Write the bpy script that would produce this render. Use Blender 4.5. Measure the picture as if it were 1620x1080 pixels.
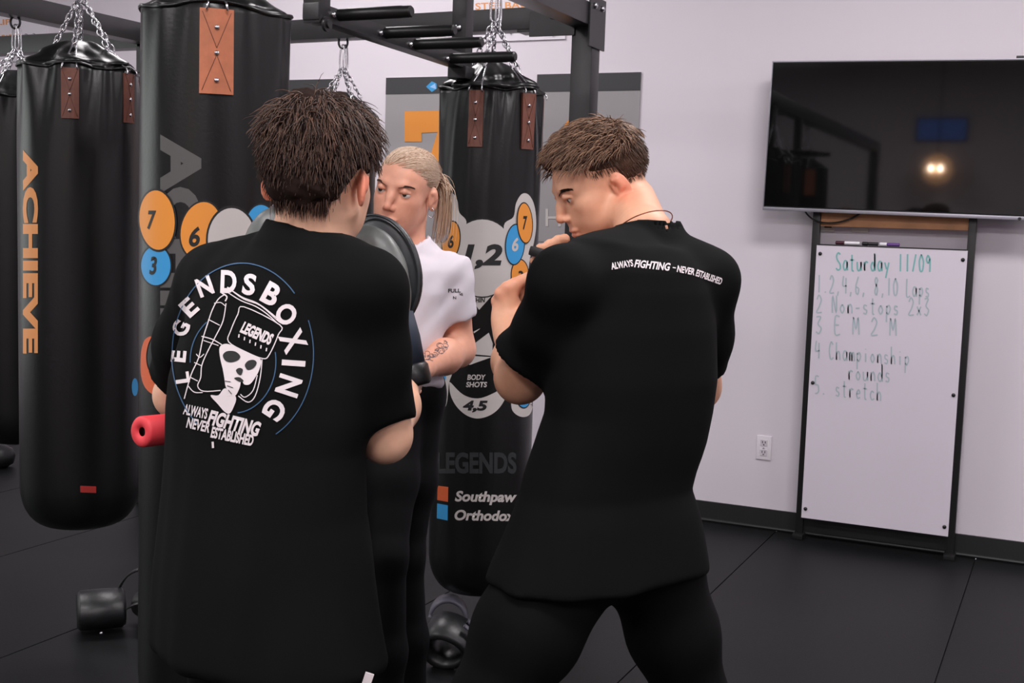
import bpy, bmesh, math, random
import numpy as np
from mathutils import Vector, Matrix
from mathutils.bvhtree import BVHTree
random.seed(7); rng = np.random.default_rng(11)
scene = bpy.context.scene
COL = scene.collection
for o in list(bpy.data.objects): bpy.data.objects.remove(o)

# ------------------------------------------------------------------ camera
FPX = 1923.0; CAMH = 1.46
_yaw = math.radians(24.8); _pit = math.atan(190/FPX); _rol = 0.033
_fw = np.array([-math.sin(_yaw)*math.cos(_pit), math.cos(_yaw)*math.cos(_pit), -math.sin(_pit)])
_r0 = np.array([math.cos(_yaw), math.sin(_yaw), 0.0]); _u0 = np.cross(_r0, _fw)
_rt = math.cos(_rol)*_r0 + math.sin(_rol)*_u0
_up = math.cos(_rol)*_u0 - math.sin(_rol)*_r0
VH = np.array([-math.sin(_yaw), math.cos(_yaw), 0.0]); RH = _r0.copy(); UZ = np.array([0, 0, 1.0])
CP = np.array([0, 0, CAMH])
cd = bpy.data.cameras.new('camera'); cam = bpy.data.objects.new('camera', cd); COL.objects.link(cam)
cd.sensor_width = 36; cd.lens = FPX/1620*36; cd.clip_start = 0.05
M = Matrix.Identity(4)
for i in range(3):
    M[i][0] = _rt[i]; M[i][1] = _up[i]; M[i][2] = -_fw[i]; M[i][3] = CP[i]
cam.matrix_world = M
scene.camera = cam
scene.view_settings.view_transform = 'Standard'; scene.view_settings.look = 'None'
scene.view_settings.gamma = 1; scene.view_settings.use_curve_mapping = False
scene.view_settings.exposure = 0.78

# ------------------------------------------------------------------ world and lights
w = bpy.data.worlds.new('world'); scene.world = w; w.use_nodes = True
w.node_tree.nodes['Background'].inputs[0].default_value = (0.75, 0.8, 0.95, 1)
w.node_tree.nodes['Background'].inputs[1].default_value = 0.3
CEIL = 3.6
def area(name, loc, rot, sx, sy, power, col):
    l = bpy.data.lights.new(name, 'AREA'); l.shape = 'RECTANGLE'; l.size = sx; l.size_y = sy
    l.energy = power; l.color = col
    o = bpy.data.objects.new(name, l); COL.objects.link(o); o.location = loc; o.rotation_euler = rot
    return o
LIGHT_COL = (1.0, 0.955, 0.97)
LAMPS = [(-0.2, 3.8, 29), (2.6, 3.9, 22), (-3.4, 4.5, 22), (-5.6, 3.0, 20), (-0.4, 0.7, 34), (2.6, 0.4, 30), (-3.6, 0.4, 28), (-0.2, -2.2, 60), (-3.4, -2.4, 46)]
for i, (x, y, p) in enumerate(LAMPS):
    area('ceiling_lamp_light', (x, y, CEIL-0.09), (0, 0, 0), 1.2, 0.55, p, LIGHT_COL)
area('window_daylight', (-7.2, 1.0, 1.7), (0, math.radians(-90), 0), 2.2, 4.0, 14, (0.88, 0.94, 0.9))

# ------------------------------------------------------------------ helpers
def ray(x, y): return _fw + _rt*(x-810)/FPX - _up*(y-540)/FPX
def W(x, y, d): return CP + ray(x, y)*d
def hit(x, y, ax, v):
    r = ray(x, y); return CP + r*((v-CP[ax])/r[ax])
def proj(p):
    q = np.asarray(p, float)-CP; d = q@_fw
    return np.array([810+FPX*(q@_rt)/d, 540-FPX*(q@_up)/d, d])
def dirphi(deg):
    a = math.radians(deg); return VH*math.cos(a)+RH*math.sin(a)
def nrm(v):
    v = np.asarray(v, float); return v/np.linalg.norm(v)
def srgb(r, g, b):
    f = lambda c: (c/255/12.92) if c/255 <= 0.04045 else ((c/255+0.055)/1.055)**2.4
    return (f(r), f(g), f(b), 1)

MATS = {}
def mat(name, col, rough=0.6, metal=0.0, noise=None, bump=None, spec=0.5, sheen=0, coat=0, attr=None, sss=0, emit=None, estr=0, mottled=None):
    """procedural principled material; noise=(scale, amount) varies colour, bump=(scale, strength, distance)"""
    if name in MATS: return MATS[name]
    m = bpy.data.materials.new(name); m.use_nodes = True; nt = m.node_tree; b = nt.nodes['Principled BSDF']
    b.inputs['Base Color'].default_value = col; b.inputs['Roughness'].default_value = rough
    b.inputs['Metallic'].default_value = metal; b.inputs['Specular IOR Level'].default_value = spec
    if sheen: b.inputs['Sheen Weight'].default_value = sheen
    if coat: b.inputs['Coat Weight'].default_value = coat; b.inputs['Coat Roughness'].default_value = 0.25
    if sss:
        b.inputs['Subsurface Weight'].default_value = sss; b.inputs['Subsurface Radius'].default_value = (1, 0.35, 0.2); b.inputs['Subsurface Scale'].default_value = 0.012
    if emit: b.inputs['Emission Color'].default_value = emit; b.inputs['Emission Strength'].default_value = estr
    tc = nt.nodes.new('ShaderNodeTexCoord')
    src = None
    if attr:
        a = nt.nodes.new('ShaderNodeAttribute'); a.attribute_name = attr; src = a.outputs['Color']
    if noise:
        n = nt.nodes.new('ShaderNodeTexNoise'); n.inputs['Scale'].default_value = noise[0]; n.inputs['Detail'].default_value = 6
        nt.links.new(tc.outputs['Object'], n.inputs['Vector'])
        r = nt.nodes.new('ShaderNodeMapRange'); r.inputs['From Min'].default_value = 0.3; r.inputs['From Max'].default_value = 0.7
        r.inputs['To Min'].default_value = 1-noise[1]; r.inputs['To Max'].default_value = 1+noise[1]
        nt.links.new(n.outputs['Fac'], r.inputs['Value'])
        mx = nt.nodes.new('ShaderNodeVectorMath'); mx.operation = 'SCALE'
        if src: nt.links.new(src, mx.inputs[0])
        else: mx.inputs[0].default_value = col[:3]
        nt.links.new(r.outputs[0], mx.inputs['Scale']); src = mx.outputs[0]
    if src: nt.links.new(src, b.inputs['Base Color'])
    if bump:
        n = nt.nodes.new('ShaderNodeTexNoise'); n.inputs['Scale'].default_value = bump[0]; n.inputs['Detail'].default_value = 5
        nt.links.new(tc.outputs['Object'], n.inputs['Vector'])
        bp = nt.nodes.new('ShaderNodeBump'); bp.inputs['Strength'].default_value = bump[1]; bp.inputs['Distance'].default_value = bump[2]
        nt.links.new(n.outputs['Fac'], bp.inputs['Height']); nt.links.new(bp.outputs['Normal'], b.inputs['Normal'])
    MATS[name] = m; return m

ORG = {}
def tag(o, label=None, cat=None, group=None, kind=None):
    if label: o['label'] = label
    if cat: o['category'] = cat
    if group: o['group'] = group
    if kind: o['kind'] = kind
    return o
def empty(name, loc, label, cat, group=None):
    o = bpy.data.objects.new(name, None); COL.objects.link(o); o.location = loc; o.empty_display_size = 0.1
    ORG[o.name] = np.array(loc, float); return tag(o, label, cat, group)
def mobj(name, V, F, m, parent=None, smooth=True, base=None, attr=None, auto=None):
    """V in world metres; F list/array of faces"""
    V = np.asarray(V, float)
    if parent is not None: org = ORG[parent.name]
    elif base is not None: org = np.array(base, float)
    else:
        org = np.array([(V[:, 0].min()+V[:, 0].max())/2, (V[:, 1].min()+V[:, 1].max())/2, V[:, 2].min()])
    me = bpy.data.meshes.new(name)
    me.from_pydata((V-org).tolist(), [], F.tolist() if isinstance(F, np.ndarray) else [list(f) for f in F])
    me.materials.append(m)
    if smooth: me.polygons.foreach_set('use_smooth', [True]*len(me.polygons))
    if attr is not None:
        ca = me.color_attributes.new('tint', 'FLOAT_COLOR', 'POINT')
        ca.data.foreach_set('color', np.concatenate([attr, np.ones((len(attr), 1))], 1).astype(np.float32).ravel())
    me.update()
    o = bpy.data.objects.new(name, me); COL.objects.link(o)
    if parent is not None: o.parent = parent
    else: o.location = org
    ORG[o.name] = org
    if auto: 
        try: me.set_sharp_from_angle(angle=math.radians(auto))
        except Exception: pass
    return o
class G:
    """geometry collector"""
    def __init__(s): s.V = []; s.F = []; s.n = 0
    def add(s, V, F):
        V = np.asarray(V, float); s.V.append(V); s.F += [[i+s.n for i in f] for f in F]; s.n += len(V); return s
    def box(s, c, size, R=None, bev=0.0):
        bm = bmesh.new(); bmesh.ops.create_cube(bm, size=1)
        for v in bm.verts: v.co = Vector((v.co.x*size[0], v.co.y*size[1], v.co.z*size[2]))
        if bev: bmesh.ops.bevel(bm, geom=bm.edges[:], offset=bev, segments=2, affect='EDGES', profile=0.7)
        bm.verts.index_update()
        V = np.array([v.co[:] for v in bm.verts]); F = [[v.index for v in f.verts] for f in bm.faces]; bm.free()
        if R is not None: V = V@np.asarray(R, float).T
        return s.add(V+np.asarray(c), F)
    def tube(s, pts, r, n=10, closed=False, cap=True):
        P = np.asarray(pts, float); N = len(P); r = np.broadcast_to(np.asarray(r, float), (N,))
        T = np.gradient(P, axis=0) if not closed else (np.roll(P, -1, 0)-np.roll(P, 1, 0))
        T /= np.linalg.norm(T, axis=1, keepdims=True)+1e-12
        a = np.array([0, 0, 1.0]) if abs(T[0][2]) < 0.9 else np.array([1.0, 0, 0])
        u = nrm(np.cross(T[0], a)); V = []
        for i in range(N):
            u = nrm(u-T[i]*(u@T[i])); v = np.cross(T[i], u)
            for k in range(n):
                t = 2*math.pi*k/n; V.append(P[i]+r[i]*(u*math.cos(t)+v*math.sin(t)))
        F = []
        for i in range(N if closed else N-1):
            j = (i+1) % N
            for k in range(n): F.append([i*n+k, i*n+(k+1) % n, j*n+(k+1) % n, j*n+k])
        if cap and not closed: F.append(list(range(n))[::-1]); F.append([(N-1)*n+k for k in range(n)])
        return s.add(V, F)
    def lathe(s, prof, c, n=32, R=None, cap=True):
        V = []; F = []
        for (r, z) in prof:
            for k in range(n): t = 2*math.pi*k/n; V.append((r*math.cos(t), r*math.sin(t), z))
        for i in range(len(prof)-1):
            for k in range(n): F.append([i*n+k, i*n+(k+1) % n, (i+1)*n+(k+1) % n, (i+1)*n+k])
        if cap: F.append(list(range(n))[::-1]); F.append([(len(prof)-1)*n+k for k in range(n)])
        V = np.array(V)
        if R is not None: V = V@np.asarray(R).T
        return s.add(V+np.asarray(c), F)
    def obj(s, name, m, parent=None, smooth=False, auto=None, base=None):
        return mobj(name, np.concatenate(s.V), s.F, m, parent, smooth=smooth or bool(auto), auto=auto, base=base)
def Rz(a): return np.array([[math.cos(a), -math.sin(a), 0], [math.sin(a), math.cos(a), 0], [0, 0, 1.0]])
def Rax(axis, deg): return np.array(Matrix.Rotation(math.radians(deg), 3, Vector(axis)))
def frame(f, u=(0, 0, 1)):
    """columns: right, forward, up"""
    f = nrm(f); r = nrm(np.cross(f, u)); return np.stack([r, f, np.cross(r, f)], 1)

# ---- flat shapes (pixel plane, y down) and decals pressed on to a surface
def fill2d(loops):
    cu = bpy.data.curves.new('c', 'CURVE'); cu.dimensions = '2D'; cu.fill_mode = 'BOTH'
    for L in loops:
        sp = cu.splines.new('POLY'); sp.points.add(len(L)-1); sp.use_cyclic_u = True
        for p, q in zip(sp.points, L): p.co = (q[0], q[1], 0, 1)
    return _tomesh(cu)
def _tomesh(cu):
    ob = bpy.data.objects.new('c', cu); COL.objects.link(ob)
    bpy.context.view_layer.update()
    dg = bpy.context.evaluated_depsgraph_get(); me = ob.evaluated_get(dg).to_mesh()
    V = np.array([v.co[:] for v in me.vertices]).reshape(-1, 3)[:, :2]; F = [list(p.vertices) for p in me.polygons]
    ob.evaluated_get(dg).to_mesh_clear(); bpy.data.objects.remove(ob); bpy.data.curves.remove(cu)
    return V, F
def text2d(s, w, h, bold=0.0, shear=0.0, spacing=1.0):
    """text mesh centred on the origin, y down, scaled to w x h"""
    cu = bpy.data.curves.new('t', 'FONT'); cu.body = s; cu.size = 1; cu.offset = bold; cu.shear = shear; cu.fill_mode = 'BOTH'
    cu.resolution_u = 4; cu.space_character = spacing
    V, F = _tomesh(cu)
    mn, mx = V.min(0), V.max(0); V = (V-(mn+mx)/2)/(mx-mn)
    return V*np.array([w, -h]), F
def place(VF, x, y, rot=0.0):
    V, F = VF; a = math.radians(rot); R = np.array([[math.cos(a), -math.sin(a)], [math.sin(a), math.cos(a)]])
    return V@R.T+np.array([x, y]), F
def merge2d(lst):
    V = []; F = []; n = 0
    for v, f in lst:
        V.append(v); F += [[i+n for i in q] for q in f]; n += len(v)
    return np.concatenate(V), F
def circ(x, y, rx, ry=None, n=40, rot=0):
    ry = ry or rx; a = np.linspace(0, 2*math.pi, n, endpoint=False); c, s = math.cos(math.radians(rot)), math.sin(math.radians(rot))
    X = rx*np.cos(a); Y = ry*np.sin(a); return np.stack([x+X*c-Y*s, y+X*s+Y*c], 1)
def stroke(pts, wd, closed=False):
    """polyline of constant width as loops"""
    P = np.asarray(pts, float)
    if closed: P = np.concatenate([P, P[:1]])
    T = np.gradient(P, axis=0)
    if closed: T[0] = T[-1] = P[1]-P[-2]
    T /= np.linalg.norm(T, axis=1, keepdims=True)+1e-9; N = np.stack([-T[:, 1], T[:, 0]], 1)
    wd = np.broadcast_to(np.asarray(wd, float), (len(P),))[:, None]/2
    V = np.concatenate([P+N*wd, P-N*wd]); n = len(P)
    return V, [[i, i+1, n+i+1, n+i] for i in range(n-1)]
def smoothline(pts, k=6, closed=False):
    P = np.asarray(pts, float); n = len(P); out = []
    for i in range(n if closed else n-1):
        p0 = P[(i-1) % n] if closed or i > 0 else P[i]; p1 = P[i]; p2 = P[(i+1) % n]; p3 = P[(i+2) % n] if closed or i+2 < n else p2
        for t in np.linspace(0, 1, k, endpoint=False):
            out.append(0.5*((2*p1)+(-p0+p2)*t+(2*p0-5*p1+4*p2-p3)*t*t+(-p0+3*p1-3*p2+p3)*t**3))
    if not closed: out.append(P[-1])
    return np.array(out)
def densify(V, F, L):
    bm = bmesh.new(); vs = [bm.verts.new((v[0], v[1], 0)) for v in V]
    for f in F:
        try: bm.faces.new([vs[i] for i in f])
        except ValueError: pass
    bmesh.ops.triangulate(bm, faces=bm.faces[:])
    for _ in range(6):
        e = [e for e in bm.edges if e.calc_length() > L]
        if not e: break
        bmesh.ops.subdivide_edges(bm, edges=e, cuts=1); bmesh.ops.triangulate(bm, faces=[f for f in bm.faces if len(f.verts) > 3])
    bm.verts.index_update()
    V = np.array([v.co[:2] for v in bm.verts]); F = [[v.index for v in f.verts] for f in bm.faces]; bm.free(); return V, F
def bvh_of(o):
    me = o.data; org = ORG[o.name]
    return BVHTree.FromPolygons([tuple(np.array(v.co)+org) for v in me.vertices], [tuple(p.vertices) for p in me.polygons])
def decal(name, VF, bvh, m, parent, off=0.001, L=4.5):
    """press a flat printed shape on to the surface it is printed on"""
    V, F = densify(VF[0], VF[1], L)
    out = []; ok = []
    for x, y in V:
        r = Vector(nrm(ray(x, y))); h, n, i, d = bvh.ray_cast(Vector(CP), r, 30)
        if h is None: out.append((0, 0, 0)); ok.append(False); continue
        if n.dot(r) > 0: n = -n
        ok.append(n.dot(r) < -0.05); out.append(np.array(h)+np.array(n)*off)
    F = [f for f in F if all(ok[i] for i in f)]
    if not F: return None
    used = sorted({i for f in F for i in f}); mp = {a: b for b, a in enumerate(used)}
    V3 = np.array([out[i] for i in used]); F = [[mp[i] for i in f] for f in F]
    # face towards the viewer side
    f = F[0]; n = np.cross(V3[f[1]]-V3[f[0]], V3[f[2]]-V3[f[0]])
    if n@(CP-V3[f[0]]) < 0: F = [q[::-1] for q in F]
    return mobj(name, V3, F, m, parent, smooth=True)

# ------------------------------------------------------------------ materials of the place
m_wall = mat('wall_paint', srgb(217, 209, 217), 0.75, noise=(0.7, 0.02), bump=(90, 0.06, 0.002))
m_ceil = mat('ceiling_paint', srgb(205, 203, 205), 0.9)
m_mat = mat('rubber_mat', srgb(14, 15, 17), 0.46, noise=(3, 0.16), bump=(220, 0.25, 0.002), spec=0.19)
m_base = mat('black_rubber', srgb(26, 28, 29), 0.5)
m_steel = mat('black_steel', srgb(33, 32, 34), 0.38, noise=(14, 0.12), bump=(150, 0.08, 0.001), spec=0.5)
m_chrome = mat('chrome', srgb(205, 203, 208), 0.22, metal=1.0)
m_leath = mat('black_leather', srgb(10, 11, 11), 0.33, bump=(120, 0.15, 0.002), spec=0.42)
m_brown = mat('brown_strap', srgb(104, 58, 44), 0.5, noise=(30, 0.16), bump=(180, 0.2, 0.001))
m_tan = mat('tan_strap', srgb(178, 104, 70), 0.5, noise=(30, 0.12), bump=(180, 0.2, 0.001))
m_seam = mat('dark_stitch', srgb(88, 48, 34), 0.7)
P_white = mat('print_white', srgb(190, 184, 181), 0.5)
P_grey = mat('print_grey', srgb(80, 78, 77), 0.5)
P_orange = mat('print_orange', srgb(222, 140, 52), 0.5)
P_red = mat('print_red_orange', srgb(205, 92, 48), 0.5)
P_blue = mat('print_blue', srgb(52, 146, 204), 0.5)
P_peach = mat('print_peach', srgb(224, 150, 88), 0.5)
P_black = mat('print_black', srgb(18, 18, 19), 0.5)
P_dark = mat('print_dark_grey', srgb(42, 44, 46), 0.45)
m_tv = mat('screen_glass', srgb(10, 11, 11), 0.04, spec=0.5)
m_plastic = mat('black_plastic', srgb(20, 20, 21), 0.4)
m_silver = mat('brushed_silver', srgb(160, 158, 168), 0.35, metal=0.8)
m_board = mat('whiteboard', srgb(216, 208, 219), 0.3)
m_wood = mat('plywood', srgb(196, 138, 96), 0.55, noise=(9, 0.2))
m_platew = mat('white_plate', srgb(226, 220, 226), 0.4)
m_poster = mat('poster_grey', srgb(150, 146, 148), 0.6)
m_posterdk = mat('poster_charcoal', srgb(52, 52, 54), 0.6)
m_glow = mat('lamp_panel', (1, 1, 1, 1), 0.5, emit=(1, 0.96, 0.97, 1), estr=3.0)

# ------------------------------------------------------------------ the room
X0, X1, Y0, YW = -8.0, 4.5, -5.0, 5.85
def struct(name, o): tag(o, kind='structure'); return o
fl = G().box(((X0+X1)/2, (Y0+YW)/2, -0.06), (X1-X0, YW-Y0, 0.1)).obj('floor', mat('subfloor', srgb(12, 12, 13), 0.9)); struct('floor', fl)
e = -3.07-0.914*5; k = 0
while e < X1:
    a, b = max(e+0.0022, X0), min(e+0.914-0.0022, X1)
    if b > a+0.05: G().box(((a+b)/2, (Y0+YW)/2, -0.005), (b-a, YW-Y0, 0.01), bev=0.0018).obj('rubber_mat', m_mat, fl)
    e += 0.914
def slab(name, c, s, m): return struct(name, G().box(c, s).obj(name, m))
slab('wall_back', ((X0+X1)/2, YW+0.06, CEIL/2), (X1-X0+0.4, 0.12, CEIL), m_wall)
slab('wall_right', (X1+0.06, (Y0+YW)/2, CEIL/2), (0.12, YW-Y0, CEIL), m_wall)
slab('wall_front', ((X0+X1)/2, Y0-0.06, CEIL/2), (X1-X0+0.4, 0.12, CEIL), m_wall)
slab('ceiling', ((X0+X1)/2, (Y0+YW)/2, CEIL+0.06), (X1-X0+0.4, YW-Y0+0.4, 0.12), m_ceil)
wl = G()
wl.box((X0-0.06, (Y0-1.2)/2, CEIL/2), (0.12, -1.2-Y0, CEIL)); wl.box((X0-0.06, (3.2+YW)/2, CEIL/2), (0.12, YW-3.2, CEIL))
wl.box((X0-0.06, 1.0, 0.3), (0.12, 4.4, 0.6)); wl.box((X0-0.06, 1.0, (2.9+CEIL)/2), (0.12, 4.4, CEIL-2.9))
struct('wall_left', wl.obj('wall_left', m_wall))
g = G()
for y in (-1.17, 0.3, 1.7, 3.17): g.box((X0, y, 1.75), (0.1, 0.06, 2.3))
for z in (0.62, 2.88): g.box((X0, 1.0, z), (0.1, 4.4, 0.05))
wo = struct('window_1', g.obj('window_1', m_steel))
G().box((X0-0.05, 1.0, 1.75), (0.01, 4.36, 2.24)).obj('pane', mat('daylit_frosted_glass', (0.85, 0.9, 0.88, 1), 0.4, emit=(0.86, 0.93, 0.88, 1), estr=0.5), wo)
g = G(); g.box(((X0+X1)/2, YW-0.006, 0.05), (X1-X0, 0.012, 0.10)); g.tube([(X0, YW-0.014, 0.008), (X1, YW-0.014, 0.008)], 0.009, 8)
struct('baseboard_back', g.obj('baseboard_back', m_base))
for i, (x, y, p) in enumerate(LAMPS):
    r = empty('ceiling_light', (x, y, CEIL-0.07), 'flat white panel light on the ceiling above the picture', 'ceiling light', 'ceiling panel lights')
    G().box((x, y, CEIL-0.03), (1.3, 0.65, 0.05), bev=0.008).obj('housing', m_platew, r)
    G().box((x, y, CEIL-0.06), (1.2, 0.55, 0.012)).obj('diffuser', m_glow, r)

# ------------------------------------------------------------------ punching-bag rack
RX, LX, RYB = -1.87, -4.13, 4.665; BZ0, BZ1 = 2.245, 2.335; BW = 0.09
rack = empty('bag_rack', (RX, RYB, 0), 'black steel rack frame carrying the punching bags and a row of grip handles', 'rack')
def bar(name, a, b, wd, ht, m=m_steel, par=rack):
    a, b = np.array(a, float), np.array(b, float); d = b-a; L = np.linalg.norm(d); R = frame(d, (0, 0, 1) if abs(nrm(d)[2]) < 0.9 else (0, 1, 0))
    return G().box((a+b)/2, (wd, L, ht), R, bev=0.006).obj(name, m, par, auto=40)
for x in (RX, LX): bar('post', (x, RYB, 0), (x, RYB, BZ1-0.002), BW, BW)
for x in (RX, LX): bar('post', (x, 0.2 if x == LX else -0.9, 0), (x, 0.2 if x == LX else -0.9, BZ0), BW, BW)
zc = (BZ0+BZ1)/2
bar('back_beam', (RX-BW/2, RYB, zc), (-6.6, RYB, zc-0.03), BW, BW)
bar('side_beam', (RX, RYB-BW/2, zc), (RX, -0.95, zc), BW, BW)
bar('side_beam', (LX, RYB-BW/2, zc), (LX, 0.15, zc), BW, BW)
bar('cross_beam', (RX-BW/2, 2.95, zc), (LX+BW/2, 2.95, zc), BW, BW)
bar('post', (-6.56, RYB, 0), (-6.56, RYB, BZ0-0.03), BW, BW)
def bolt(c, n, par, r=0.012):
    R = frame(n, (0.1, 0.2, 1)); R = np.stack([R[:, 0], R[:, 2], R[:, 1]], 1)
    return G().lathe([(r, 0), (r, 0.004), (r*0.85, 0.009), (r*0.4, 0.012)], c, 14, R).obj('bolt', m_chrome, par, smooth=True)
gp = G().box((RX+BW/2+0.004, RYB-0.01, 2.262), (0.008, 0.17, 0.2), bev=0.002).obj('corner_plate', m_steel, rack)
for dy in (-0.05, 0.03): bolt((RX+BW/2+0.008, RYB+dy, 2.325), (1, 0, 0), gp)
gp = G().box((RX-0.13, RYB-BW/2-0.004, 2.262), (0.2, 0.008, 0.1), bev=0.002).obj('corner_plate', m_steel, rack)
bolt((RX-0.13, RYB-BW/2-0.009, 2.29), (0, -1, 0), gp)
G().box((RX-0.16, RYB, BZ0-0.006), (0.26, 0.085, 0.012), bev=0.003).obj('corner_plate', m_steel, rack)
# hanging unit with four grips
SX = -1.85
tubes = [(2.72, 1.955), (3.545, 1.94)]
for y, z in tubes:
    t_ = bar('hanger_tube', (SX, y, z), (SX, y, BZ0), 0.052, 0.052)
    bolt((SX, y-0.027, 2.07), (0, -1, 0), t_, 0.011)
bar('grip_spine', (SX, 2.69, 1.985), (SX, 3.56, 1.965), 0.05, 0.045)
for i, y in enumerate((2.79, 3.03, 3.20, 3.43)):
    z = 1.994-0.045*(y-2.7)
    h_ = G().lathe([(0.013, 0), (0.0165, 0.003), (0.0165, 0.195), (0.0155, 0.20), (0.0155, 0.222), (0.012, 0.226)], (SX+0.02, y, z), 18, np.array([[0, 0, 1], [1, 0, 0], [0, 1, 0]], float)).obj('grip_handle', m_plastic, rack, auto=40)
    bolt((SX+0.026, y-0.03, z-0.005), (0.3, -1, 0), h_, 0.008)
def eye(c, R=0.016, r=0.0045, m=m_steel, par=rack):
    a = np.linspace(0, 2*math.pi, 20, endpoint=False); d = RH
    g = G().tube([np.array(c)+R*(d*math.cos(t)+UZ*math.sin(t)) for t in a], r, 8, closed=True); g.tube([np.array(c)+UZ*R, np.array(c)+UZ*(R+0.025)], r*1.2, 8)
    return g.obj('eye_bolt', m, par, smooth=True)
G().box((SX, 3.545, 1.93), (0.066, 0.066, 0.04), bev=0.004).obj('tube_cap', m_steel, rack)
eye((SX, 3.545, 1.893)); 
ee = G().lathe([(0.02, 0), (0.02, 0.008), (0.011, 0.008), (0.011, 0.014)], (SX+0.028, 2.72, 1.955), 18, np.array([[0, 0, 1], [1, 0, 0], [0, 1, 0]], float)).obj('washer', m_steel, rack, auto=40)

# ------------------------------------------------------------------ punching bags
def zat(x, y, py):
    lo, hi = -1.0, 4.0
    for _ in range(40):
        m_ = (lo+hi)/2
        if proj((x, y, m_))[1] > py: lo = m_
        else: hi = m_
    return lo
def chain(a, b, name, par, link=0.026, wire=0.0028):
    a, b = np.array(a), np.array(b); L = np.linalg.norm(b-a); n = max(2, int(round(L/(link*0.74)))); g = G(); T = (b-a)/L
    u = nrm(np.cross(T, (0.3, 0.5, 0.8))); v = np.cross(T, u)
    for i in range(n):
        c = a+T*L*(i+0.5)/n; s = u if i % 2 else v
        P = [c+T*(link/2*math.sin(t))*1.0+s*(link*0.3*math.cos(t)) for t in np.linspace(0, 2*math.pi, 12, endpoint=False)]
        g.tube(P, wire, 6, closed=True)
    return g.obj(name, m_chrome, par, smooth=True)
def loop(a, b, wd, r, name, par, m=m_chrome, side=None):
    a, b = np.array(a), np.array(b); T = b-a; L = np.linalg.norm(T); T = T/L; s = nrm(side if side is not None else np.cross(T, VH)); c = (a+b)/2
    P = []
    for t in np.linspace(0, 2*math.pi, 28, endpoint=False):
        P.append(c+T*(L/2)*math.copysign(abs(math.sin(t))**0.8, math.sin(t))+s*(wd/2)*math.copysign(abs(math.cos(t))**0.6, math.cos(t))*(0.8+0.25*math.sin(t)))
    return G().tube(P, r, 8, closed=True).obj(name, m, par, smooth=True)
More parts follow.
